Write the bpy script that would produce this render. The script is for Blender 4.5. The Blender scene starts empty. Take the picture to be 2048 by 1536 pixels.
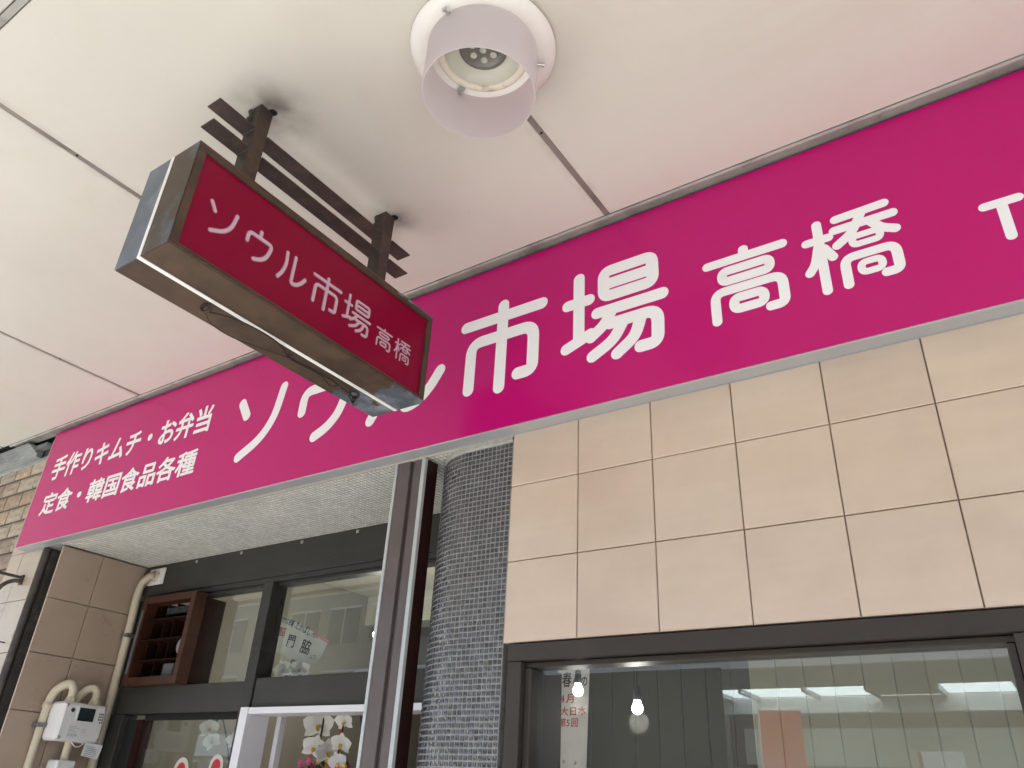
import bpy, bmesh, math, random
from mathutils import Vector, Matrix
random.seed(7)
sc = bpy.context.scene
col = sc.collection
R = math.radians
EYE = 1.6            # everything below is laid out relative to eye height and lifted by EYE at the end

# ------------------------------------------------------------------ camera, sky, sun, exposure
cam_d = bpy.data.cameras.new('camera'); cam = bpy.data.objects.new('camera', cam_d); col.objects.link(cam)
cam_d.sensor_fit = 'HORIZONTAL'; cam_d.sensor_width = 36.0; cam_d.lens = 36.0 * 1539.5 / 2048
cam_d.clip_start = 0.05; cam_d.clip_end = 1000
cam.matrix_world = (Matrix.Rotation(R(35.45), 4, 'Z') @ Matrix.Rotation(R(118.592), 4, 'X') @ Matrix.Rotation(R(3.167), 4, 'Z'))
sc.camera = cam
SUN_EL, SUN_AZ = 61.0, 222.0          # azimuth clockwise from +Y: the sun stands over the street, behind the camera
w = bpy.data.worlds.new('World'); sc.world = w; w.use_nodes = True
nt = w.node_tree; nt.nodes.clear()
sky = nt.nodes.new('ShaderNodeTexSky'); sky.sky_type = 'NISHITA'; sky.sun_disc = False
sky.sun_elevation = R(SUN_EL); sky.sun_rotation = R(SUN_AZ); sky.air_density = 1.0; sky.dust_density = 1.5
bg = nt.nodes.new('ShaderNodeBackground'); bg.inputs['Strength'].default_value = 0.13
wo = nt.nodes.new('ShaderNodeOutputWorld')
nt.links.new(sky.outputs[0], bg.inputs[0]); nt.links.new(bg.outputs[0], wo.inputs[0])
sd = bpy.data.lights.new('sun', 'SUN'); sd.energy = 4.0; sd.angle = R(0.53); sd.color = (1, 0.965, 0.92)
sun = bpy.data.objects.new('sun', sd); col.objects.link(sun)
_to = Vector((math.sin(R(SUN_AZ)) * math.cos(R(SUN_EL)), math.cos(R(SUN_AZ)) * math.cos(R(SUN_EL)), math.sin(R(SUN_EL))))
sun.rotation_euler = _to.to_track_quat('Z', 'Y').to_euler(); sun.location = (0, -3, 12)
sc.view_settings.view_transform = 'Standard'; sc.view_settings.look = 'None'
sc.view_settings.gamma = 1.0; sc.view_settings.use_curve_mapping = False
sc.view_settings.exposure = 2.2
sc.render.engine = 'CYCLES'
sc.cycles.use_denoising = True
sc.cycles.max_bounces = 10; sc.cycles.diffuse_bounces = 6; sc.cycles.glossy_bounces = 5
sc.cycles.transparent_max_bounces = 16; sc.cycles.transmission_bounces = 6
sc.cycles.sample_clamp_indirect = 6.0
sc.cycles.caustics_reflective = False; sc.cycles.caustics_refractive = False

# ------------------------------------------------------------------ materials
class NT:
    def __init__(s, m): s.t = m.node_tree
    def n(s, kind, **kw):
        nd = s.t.nodes.new(kind)
        for k, v in kw.items():
            if k.startswith('i_'):
                key = k[2:]; nd.inputs[int(key) if key.isdigit() else key.replace('_', ' ')].default_value = v
            else: setattr(nd, k, v)
        return nd
    def l(s, a, b): s.t.links.new(a, b)
    def mixc(s, fac, a, b, blend='MIX'):
        m = s.n('ShaderNodeMix', data_type='RGBA', blend_type=blend)
        for sock, v in ((m.inputs[0], fac), (m.inputs[6], a), (m.inputs[7], b)):
            if hasattr(v, 'is_linked'): s.l(v, sock)
            elif isinstance(v, (int, float)): sock.default_value = v
            else: sock.default_value = (*v, 1)
        return m.outputs[2]
    def ramp(s, fac, p0, p1, c0=(0, 0, 0, 1), c1=(1, 1, 1, 1)):
        r = s.n('ShaderNodeValToRGB'); e = r.color_ramp.elements
        e[0].position = p0; e[1].position = p1; e[0].color = c0; e[1].color = c1
        s.l(fac, r.inputs[0]); return r.outputs[0]
    def math(s, op, a, b=None):
        m = s.n('ShaderNodeMath', operation=op)
        for i, v in enumerate((a, b)):
            if v is None: continue
            if hasattr(v, 'is_linked'): s.l(v, m.inputs[i])
            else: m.inputs[i].default_value = v
        return m.outputs[0]

def mat(name, c, rough=0.5, metal=0.0, var=0.12, scale=6.0, c2=None, c2_at=(0.5, 0.65), c2_scale=3.0, bump=0.05, bscale=60.0,
        piece=0.0, coat=0.0, spec=0.5, streak=None, island=False, rvar=0.1, hook=None):
    m = bpy.data.materials.new(name); m.use_nodes = True; N = NT(m)
    p = m.node_tree.nodes['Principled BSDF']
    tc = N.n('ShaderNodeTexCoord'); oi = N.n('ShaderNodeObjectInfo')
    off = N.n('ShaderNodeVectorMath', operation='SCALE'); off.inputs[0].default_value = (37, 53, 71); N.l(oi.outputs['Random'], off.inputs['Scale'])
    ad = N.n('ShaderNodeVectorMath', operation='ADD'); N.l(tc.outputs['Object'], ad.inputs[0]); N.l(off.outputs[0], ad.inputs[1])
    v = ad.outputs[0]
    n1 = N.n('ShaderNodeTexNoise', i_Scale=scale, i_Detail=6.0, i_Roughness=0.6); N.l(v, n1.inputs['Vector'])
    lo = tuple(max(0, x * (1 - var)) for x in c); hi = tuple(min(1, x * (1 + var)) for x in c)
    cc = N.mixc(N.ramp(n1.outputs[0], 0.3, 0.7), lo, hi)
    if c2 is not None:
        n2 = N.n('ShaderNodeTexNoise', i_Scale=c2_scale, i_Detail=7.0, i_Roughness=0.65); N.l(v, n2.inputs['Vector'])
        cc = N.mixc(N.ramp(n2.outputs[0], *c2_at), cc, c2)
    if streak:
        mp = N.n('ShaderNodeMapping'); mp.inputs['Scale'].default_value = streak[1]; N.l(v, mp.inputs[0])
        n3 = N.n('ShaderNodeTexNoise', i_Scale=1.0, i_Detail=5.0); N.l(mp.outputs[0], n3.inputs['Vector'])
        cc = N.mixc(N.math('MULTIPLY', N.ramp(n3.outputs[0], 0.5, 0.75), streak[2]), cc, streak[0])
    if piece or island:
        rnd = oi.outputs['Random']
        if island:
            g = N.n('ShaderNodeNewGeometry'); rnd = g.outputs['Random Per Island']
        hs = N.n('ShaderNodeHueSaturation'); N.l(cc, hs.inputs['Color'])
        N.l(N.math('ADD', N.math('MULTIPLY', rnd, 2 * piece), 1 - piece), hs.inputs['Value']); cc = hs.outputs[0]
    if hook: cc = hook(N, cc)
    N.l(cc, p.inputs['Base Color'])
    r = N.n('ShaderNodeMapRange'); r.inputs['To Min'].default_value = max(0.02, rough - rvar); r.inputs['To Max'].default_value = min(1, rough + rvar)
    N.l(n1.outputs[0], r.inputs[0]); N.l(r.outputs[0], p.inputs['Roughness'])
    p.inputs['Metallic'].default_value = metal; p.inputs['Specular IOR Level'].default_value = spec
    p.inputs['Coat Weight'].default_value = coat; p.inputs['Coat Roughness'].default_value = 0.08
    if bump:
        nb = N.n('ShaderNodeTexNoise', i_Scale=bscale, i_Detail=4.0); N.l(v, nb.inputs['Vector'])
        b = N.n('ShaderNodeBump', i_Strength=bump, i_Distance=0.01); N.l(nb.outputs[0], b.inputs['Height']); N.l(b.outputs[0], p.inputs['Normal'])
    return m

def glass(name, tint=(0.86, 0.9, 0.87), ior=1.5, haze=0.0):
    m = bpy.data.materials.new(name); m.use_nodes = True; N = NT(m); t = m.node_tree; t.nodes.clear()
    o = N.n('ShaderNodeOutputMaterial'); tr = N.n('ShaderNodeBsdfTransparent'); tr.inputs[0].default_value = (*tint, 1)
    gl = N.n('ShaderNodeBsdfGlossy'); gl.inputs['Roughness'].default_value = 0.0; gl.inputs['Color'].default_value = (1, 1, 1, 1)
    fr = N.n('ShaderNodeFresnel'); ge = N.n('ShaderNodeNewGeometry')
    N.l(N.math('ADD', N.math('MULTIPLY', ge.outputs['Backfacing'], 1 / ior - ior), ior), fr.inputs[0])     # same reflectance on both faces of the sheet
    mx = N.n('ShaderNodeMixShader'); N.l(fr.outputs[0], mx.inputs[0]); N.l(tr.outputs[0], mx.inputs[1]); N.l(gl.outputs[0], mx.inputs[2])
    out = mx.outputs[0]
    if haze:
        df = N.n('ShaderNodeBsdfDiffuse'); df.inputs[0].default_value = (0.6, 0.6, 0.57, 1)
        m2 = N.n('ShaderNodeMixShader'); m2.inputs[0].default_value = haze; N.l(out, m2.inputs[1]); N.l(df.outputs[0], m2.inputs[2]); out = m2.outputs[0]
    N.l(out, o.inputs[0]); return m

def emit(name, c, s):
    m = bpy.data.materials.new(name); m.use_nodes = True; N = NT(m); m.node_tree.nodes.clear()
    o = N.n('ShaderNodeOutputMaterial'); e = N.n('ShaderNodeEmission'); e.inputs[0].default_value = (*c, 1); e.inputs[1].default_value = s
    N.l(e.outputs[0], o.inputs[0]); return m

def translucent(name, c, trans=0.5, rough=0.35, clear=0.0):
    m = bpy.data.materials.new(name); m.use_nodes = True; N = NT(m); t = m.node_tree; t.nodes.clear()
    o = N.n('ShaderNodeOutputMaterial')
    d = N.n('ShaderNodeBsdfPrincipled'); d.inputs['Base Color'].default_value = (*c, 1); d.inputs['Roughness'].default_value = rough
    tl = N.n('ShaderNodeBsdfTranslucent'); tl.inputs[0].default_value = (*c, 1)
    mx = N.n('ShaderNodeMixShader'); mx.inputs[0].default_value = trans; N.l(d.outputs[0], mx.inputs[1]); N.l(tl.outputs[0], mx.inputs[2]); out = mx.outputs[0]
    if clear:
        tp = N.n('ShaderNodeBsdfTransparent'); m2 = N.n('ShaderNodeMixShader'); m2.inputs[0].default_value = clear
        N.l(out, m2.inputs[1]); N.l(tp.outputs[0], m2.inputs[2]); out = m2.outputs[0]
    N.l(out, o.inputs[0]); return m

def soot(N, cc):
    """dirt collected round the two fixings of the hanging sign, plus scattered specks and scuffs"""
    g = N.n('ShaderNodeNewGeometry'); nz = N.n('ShaderNodeTexNoise', i_Scale=9.0, i_Detail=6.0); N.l(g.outputs['Position'], nz.inputs['Vector'])
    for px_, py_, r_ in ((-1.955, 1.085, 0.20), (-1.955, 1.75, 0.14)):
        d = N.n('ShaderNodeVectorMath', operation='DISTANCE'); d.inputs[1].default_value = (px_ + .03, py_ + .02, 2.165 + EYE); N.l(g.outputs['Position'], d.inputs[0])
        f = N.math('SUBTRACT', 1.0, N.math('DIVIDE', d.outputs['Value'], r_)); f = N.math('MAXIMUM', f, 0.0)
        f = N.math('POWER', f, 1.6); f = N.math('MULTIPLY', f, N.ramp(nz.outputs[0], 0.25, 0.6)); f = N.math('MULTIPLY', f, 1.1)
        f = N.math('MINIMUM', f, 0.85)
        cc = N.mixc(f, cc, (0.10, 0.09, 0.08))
    vo = N.n('ShaderNodeTexVoronoi', i_Scale=6.0); N.l(g.outputs['Position'], vo.inputs['Vector'])
    cc = N.mixc(N.ramp(vo.outputs['Distance'], 0.012, 0.02, (0.6, 0.6, 0.6, 1), (0, 0, 0, 1)), cc, (0.25, 0.22, 0.2))
    nb_ = N.n('ShaderNodeTexNoise', i_Scale=1.7, i_Detail=9.0, i_Roughness=0.62, i_Distortion=0.6); N.l(g.outputs['Position'], nb_.inputs['Vector'])
    cc = N.mixc(N.math('MULTIPLY', N.ramp(nb_.outputs[0], 0.50, 0.72), 0.22), cc, (0.52, 0.45, 0.36))
    sx_ = N.n('ShaderNodeSeparateXYZ'); N.l(g.outputs['Position'], sx_.inputs[0])
    for xj in (-4.485, -2.775, -1.14, .52):
        e = N.math('ABSOLUTE', N.math('SUBTRACT', sx_.outputs[0], xj)); e = N.ramp(e, 0.012, 0.05, (1, 1, 1, 1), (0, 0, 0, 1))
        cc = N.mixc(N.math('MULTIPLY', N.math('MULTIPLY', e, N.ramp(nz.outputs[0], 0.4, 0.75)), 0.45), cc, (0.28, 0.24, 0.2))
    mp = N.n('ShaderNodeMapping'); mp.inputs['Rotation'].default_value = (0, 0, 0.7); mp.inputs['Scale'].default_value = (1.2, 14, 1); N.l(g.outputs['Position'], mp.inputs[0])
    ns = N.n('ShaderNodeTexNoise', i_Scale=2.2, i_Detail=8.0, i_Roughness=0.7); N.l(mp.outputs[0], ns.inputs['Vector'])
    cc = N.mixc(N.math('MULTIPLY', N.ramp(ns.outputs[0], 0.66, 0.8), 0.35), cc, (0.35, 0.31, 0.27))
    return cc

def rustpatch(N, cc):
    """bare blue-grey metal where the brown coat wore off at the far lower corner of the box"""
    g = N.n('ShaderNodeNewGeometry'); sp = N.n('ShaderNodeSeparateXYZ'); N.l(g.outputs['Position'], sp.inputs[0])
    nz = N.n('ShaderNodeTexNoise', i_Scale=7.0, i_Detail=8.0, i_Roughness=0.6); N.l(g.outputs['Position'], nz.inputs['Vector'])
    a = N.math('ADD', N.math('MULTIPLY', N.math('SUBTRACT', sp.outputs[1], 1.80), 4.0), N.math('MULTIPLY', N.math('SUBTRACT', nz.outputs[0], 0.5), 3.2))
    f = N.ramp(a, 0.0, 0.16)
    nz2 = N.n('ShaderNodeTexNoise', i_Scale=9.0, i_Detail=8.0); N.l(g.outputs['Position'], nz2.inputs['Vector'])
    mc = N.mixc(N.ramp(nz2.outputs[0], 0.45, 0.7), (0.085, 0.105, 0.125), (0.26, 0.28, 0.32))
    return N.mixc(f, cc, mc)

CR = (0.622, 0.602, 0.522)
M = {}
M['ceiling'] = mat('ceiling_paint', CR, 0.45, var=0.03, scale=1.3, bump=0.015, bscale=25, rvar=.05, hook=soot)
M['joint'] = mat('joint_metal', (0.26, 0.23, 0.20), 0.5, 0.2, c2=(0.15, 0.13, 0.11))
M['trim'] = mat('edge_trim_metal', (0.36, 0.35, 0.31), 0.45, 0.3, c2=(0.24, 0.23, 0.2), c2_scale=8)
M['black'] = mat('dark_void', (0.006, 0.006, 0.006), 0.9, bump=0)
M['magenta'] = mat('magenta_vinyl', (0.49, 0.006, 0.150), 0.22, var=0.02, scale=2, bump=0.0, spec=.28, rvar=.03)
M['white_vinyl'] = mat('white_vinyl', (0.86, 0.86, 0.86), 0.4, var=0.01, bump=0)
M['alu'] = mat('sign_edge_aluminium', (0.42, 0.43, 0.435), 0.4, 0.3, var=.05, bump=0)
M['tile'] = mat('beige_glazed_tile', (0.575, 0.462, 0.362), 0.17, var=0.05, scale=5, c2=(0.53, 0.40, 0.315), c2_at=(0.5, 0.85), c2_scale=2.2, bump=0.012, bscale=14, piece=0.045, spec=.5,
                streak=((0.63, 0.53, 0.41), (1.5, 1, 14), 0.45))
M['pier_tile'] = mat('soiled_beige_tile', (0.47, 0.40, 0.315), 0.3, var=0.08, scale=6, c2=(0.22, 0.18, 0.14), c2_at=(0.62, 0.82), c2_scale=4, bump=0.02, piece=0.03)
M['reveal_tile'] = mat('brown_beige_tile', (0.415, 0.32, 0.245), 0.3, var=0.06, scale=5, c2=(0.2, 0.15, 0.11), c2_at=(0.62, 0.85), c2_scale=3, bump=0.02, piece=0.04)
M['grout'] = mat('grout', (0.27, 0.235, 0.20), 0.9, var=.3, scale=40, bump=.3)
M['grout_grey'] = mat('grey_grout', (0.27, 0.265, 0.25), 0.9, var=.2, scale=40, bump=.3)
M['grout_soffit'] = mat('soffit_grout', (0.24, 0.23, 0.21), 0.9, var=.2, scale=40, bump=.3)
M['mosaic_dark'] = mat('dark_glass_mosaic', (0.055, 0.055, 0.058), 0.15, var=.3, scale=18, bump=0.0, piece=0.35, island=True, spec=.6, coat=.5, rvar=.06)
M['mosaic_white'] = mat('white_mosaic', (0.60, 0.59, 0.53), 0.35, var=.1, scale=14, bump=0.0, piece=0.1, island=True, c2=(.3, .29, .26), c2_at=(.6, .8))
M['plaster'] = mat('old_plaster', (0.36, 0.345, 0.31), 0.9, var=.25, scale=20, bump=.5, bscale=35)
M['iron'] = mat('dark_grey_steel_paint', (0.042, 0.041, 0.035), 0.45, var=.2, spec=.3, scale=4, bump=.04, c2=(0.045, 0.044, 0.038), streak=((.075, .07, .062), (2, 2, 30), .3))
M['winframe'] = mat('dark_brown_window_frame', (0.044, 0.036, 0.029), 0.4, spec=.3, var=.12, scale=4, bump=.03)
M['guide'] = mat('brown_shutter_guide', (0.105, 0.085, 0.080), 0.45, 0.1, var=.12, scale=7, bump=.05, c2=(.2, .17, .16), c2_at=(.68, .72), c2_scale=40)
M['guide_edge'] = mat('pale_guide_edge', (0.5, 0.52, 0.5), 0.4, 0.4, var=.1, bump=.03)
M['guide_dark'] = mat('maroon_guide_side', (0.022, 0.006, 0.005), 0.4, var=.2, bump=.02, spec=.3)
M['rust'] = mat('rust_brown_metal', (0.080, 0.048, 0.028), 0.6, 0.1, var=.3, scale=9, c2=(0.048, 0.030, 0.020), c2_scale=5, bump=.12, bscale=140, hook=rustpatch)
M['rust_plain'] = mat('even_rust_brown_metal', (0.072, 0.043, 0.026), 0.6, 0.1, var=.3, scale=9, c2=(0.045, 0.028, 0.019), c2_scale=5, bump=.12, bscale=140)
M['rust_bar'] = mat('rust_brown_bar', (0.052, 0.034, 0.026), 0.6, 0.1, var=.3, scale=12, c2=(0.085, 0.055, 0.035), c2_scale=10, bump=.2, bscale=150)
M['endplate'] = mat('blue_grey_worn_metal', (0.10, 0.12, 0.15), 0.42, 0.55, var=.35, scale=6, c2=(0.075, 0.048, 0.030), c2_at=(.38, .52), c2_scale=4.0, bump=.06, bscale=90,
                    streak=((.3, .32, .36), (9, 3, 3), .8))
M['endplate_blue'] = mat('blue_grey_metal', (0.13, 0.155, 0.2), 0.38, 0.55, var=.35, scale=7, c2=(0.3, 0.32, 0.36), c2_at=(.55, .75), c2_scale=6, bump=.05, bscale=90)
M['slot'] = mat('white_acrylic_strip', (0.9, 0.89, 0.84), 0.3, var=.01, bump=0)
M['redface'] = mat('dark_red_acrylic', (0.215, 0.003, 0.028), 0.28, spec=.13, var=.02, scale=1.5, bump=0, rvar=.03)
M['pink_letter'] = mat('pale_pink_letter', (0.56, 0.42, 0.48), 0.4, var=.03, bump=0)
M['pink_edge'] = mat('deeper_pink_letter_rim', (0.42, 0.22, 0.29), 0.4, var=.03, bump=0)
M['wire'] = mat('dark_wire', (0.03, 0.027, 0.025), 0.6, 0.4, bump=.1)
M['white_metal'] = mat('white_lamp_metal', (0.80, 0.78, 0.72), 0.4, var=.03, bump=.01, c2=(.7, .64, .52), c2_at=(.62, .8), c2_scale=6)
M['reflector'] = mat('lamp_reflector', (0.62, 0.62, 0.52), 0.4, 0.0, var=.06, bump=.05)
M['stained_ring'] = mat('stained_lamp_ring', (0.74, 0.68, 0.57), 0.5, var=.05, c2=(.30, .20, .11), c2_at=(.52, .72), c2_scale=9)
M['acrylic'] = translucent('frosted_acrylic', (0.80, 0.76, 0.76), 0.5, 0.3, clear=0.2)
M['led'] = mat('led_lens', (0.50, 0.52, 0.44), 0.15, var=.1, bump=0, coat=.6)
M['lampgrey'] = mat('grey_lamp_body', (0.20, 0.19, 0.17), 0.4, 0.5, bump=.02)
M['screw'] = mat('zinc_screw', (0.55, 0.54, 0.52), 0.3, 0.9, bump=0)
M['wood'] = mat('red_brown_wood', (0.052, 0.018, 0.008), 0.42, spec=.35, var=.3, scale=3, streak=((0.025, 0.008, 0.004), (3, 3, 40), .8), bump=.05, coat=.1)
M['wood_in'] = mat('dark_wood_inside', (0.022, 0.007, 0.004), 0.6, spec=.12, var=.3, scale=3, streak=((0.012, 0.005, 0.003), (3, 3, 40), .8))
M['pvc'] = mat('cream_pvc_pipe', (0.60, 0.53, 0.39), 0.35, var=.06, scale=9, c2=(.38, .32, .22), c2_at=(.62, .8), c2_scale=8, bump=.02)
M['meter'] = mat('white_meter_plastic', (0.74, 0.73, 0.70), 0.35, var=.03, bump=.01, c2=(.6, .57, .5), c2_at=(.66, .85), c2_scale=10)
M['lcd'] = mat('dark_display', (0.02, 0.028, 0.034), 0.12, var=.3, scale=20, bump=0)
M['sticker'] = mat('sticker_paper', (0.72, 0.72, 0.70), 0.6, var=.03, bump=.03)
M['ink'] = mat('dark_ink', (0.03, 0.03, 0.035), 0.7, bump=0)
M['ink_grey'] = mat('grey_print', (0.3, 0.3, 0.3), 0.7, bump=0)
M['ink_red'] = mat('red_ink', (0.42, 0.035, 0.04), 0.7, bump=0)
M['ink_pink'] = mat('pale_pink_print', (0.7, 0.3, 0.32), 0.7, bump=0)
M['steel'] = mat('galvanised_steel', (0.40, 0.42, 0.41), 0.45, 0.6, var=.1, c2=(.25, .26, .25))
M['strap'] = mat('grey_strap', (0.2, 0.21, 0.22), 0.4, 0.6)
M['strap_dark'] = mat('dim_grey_plastic', (0.10, 0.10, 0.105), 0.4)
M['black_iron'] = mat('weathered_black_iron', (0.06, 0.053, 0.046), 0.6, 0.2, var=.3, bump=.2, c2=(.12, .1, .085), c2_scale=9)
M['brick_a'] = mat('tan_brick', (0.40, 0.31, 0.22), 0.85, var=.25, scale=25, bump=.7, bscale=30, piece=.12)
M['brick_b'] = mat('pinkish_grey_brick', (0.35, 0.28, 0.22), 0.85, var=.2, scale=25, bump=.7, bscale=30, piece=.12)
M['brick_c'] = mat('pale_grey_brick', (0.39, 0.34, 0.265), 0.85, var=.2, scale=25, bump=.7, bscale=30, piece=.12)
M['mortar'] = mat('dark_mortar', (0.12, 0.10, 0.09), 0.95, bump=.4)
M['white_door'] = mat('white_door_paint', (0.78, 0.78, 0.80), 0.35, var=.02, bump=.01)
M['glass'] = glass('window_glass', (0.93, 0.95, 0.92), 1.8, haze=0.03)
M['glass_dark'] = glass('transom_glass', (0.93, 0.95, 0.92), 1.5, haze=0.01)
M['board'] = mat('olive_beige_board', (0.345, 0.325, 0.25), 0.5, var=.05, scale=4, bump=.02, piece=.03, streak=((.28, .26, .19), (4, 4, 1), .3))
M['board_dark'] = mat('dark_board', (0.05, 0.048, 0.037), 0.6, spec=.2, var=.08, scale=4, bump=.02, piece=.05)
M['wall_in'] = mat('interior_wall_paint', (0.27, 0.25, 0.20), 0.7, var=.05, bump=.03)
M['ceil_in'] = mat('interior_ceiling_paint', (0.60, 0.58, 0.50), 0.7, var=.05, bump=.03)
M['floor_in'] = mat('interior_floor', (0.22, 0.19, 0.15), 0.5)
M['paper'] = mat('white_card', (0.78, 0.76, 0.72), 0.6, var=.03, bump=.02)
M['poster'] = mat('poster_paper', (0.62, 0.58, 0.57), 0.45, var=.1, scale=8, c2=(.62, .36, .38), c2_at=(.62, .8), c2_scale=7, bump=0)
M['petal'] = translucent('white_petal', (0.74, 0.73, 0.69), 0.3, 0.5)
M['lip'] = mat('yellow_orchid_lip', (0.62, 0.42, 0.06), 0.5, var=.3, scale=40, bump=0)
M['stem'] = mat('dark_green_stem', (0.02, 0.03, 0.012), 0.5, bump=.05)
M['leaf'] = mat('deep_green_leaf', (0.035, 0.07, 0.02), 0.4, bump=.05)
M['wrap'] = mat('crimson_wrapping', (0.35, 0.035, 0.065), 0.4, var=.25, scale=12, bump=.3, bscale=15)
M['ribbon'] = mat('red_ribbon', (0.5, 0.02, 0.03), 0.3, bump=0)
M['pinkfl'] = mat('pink_petal', (0.55, 0.10, 0.20), 0.5, bump=.1)
M['yelfl'] = mat('yellow_petal', (0.70, 0.42, 0.03), 0.5, bump=.1)
M['pot'] = mat('dark_pot', (0.05, 0.04, 0.04), 0.5)
M['sticker_red'] = mat('red_vinyl', (0.45, 0.012, 0.025), 0.3, var=.03, bump=0)
M['sticker_white'] = mat('cream_vinyl', (0.55, 0.51, 0.45), 0.4, var=.02, bump=0)
M['bulb'] = emit('lit_bulb', (1.0, 0.96, 0.9), 9.0)
M['tube'] = emit('lit_lamp', (0.95, 0.98, 1.0), 9.0)
M['paving'] = mat('pale_paving', (0.42, 0.41, 0.39), 0.8, var=.12, scale=1.5, bump=.1)
M['asphalt'] = mat('street_asphalt', (0.25, 0.247, 0.24), 0.9, var=.15, scale=3, bump=.2)
M['canopy'] = mat('canopy_paint', (0.55, 0.53, 0.48), 0.6, var=.05)
M['fascia'] = mat('white_fascia', (0.72, 0.72, 0.70), 0.5, var=.04)
M['skylight'] = translucent('skylight_sheet', (0.88, 0.95, 0.95), 0.93, 0.3)
M['farwall'] = mat('far_wall_render', (0.34, 0.32, 0.28), 0.85, var=.1, scale=1)
M['farwall_b'] = mat('far_wall_brick', (0.22, 0.17, 0.14), 0.85, var=.12, scale=1)
M['farglass'] = mat('far_window_glass', (0.035, 0.045, 0.055), 0.08, var=.3, bump=0, spec=.8)
M['orange'] = mat('orange_banner_cloth', (0.70, 0.12, 0.05), 0.7, var=.06, bump=.1)
M['pole'] = mat('white_pole', (0.7, 0.7, 0.68), 0.4)

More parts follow.
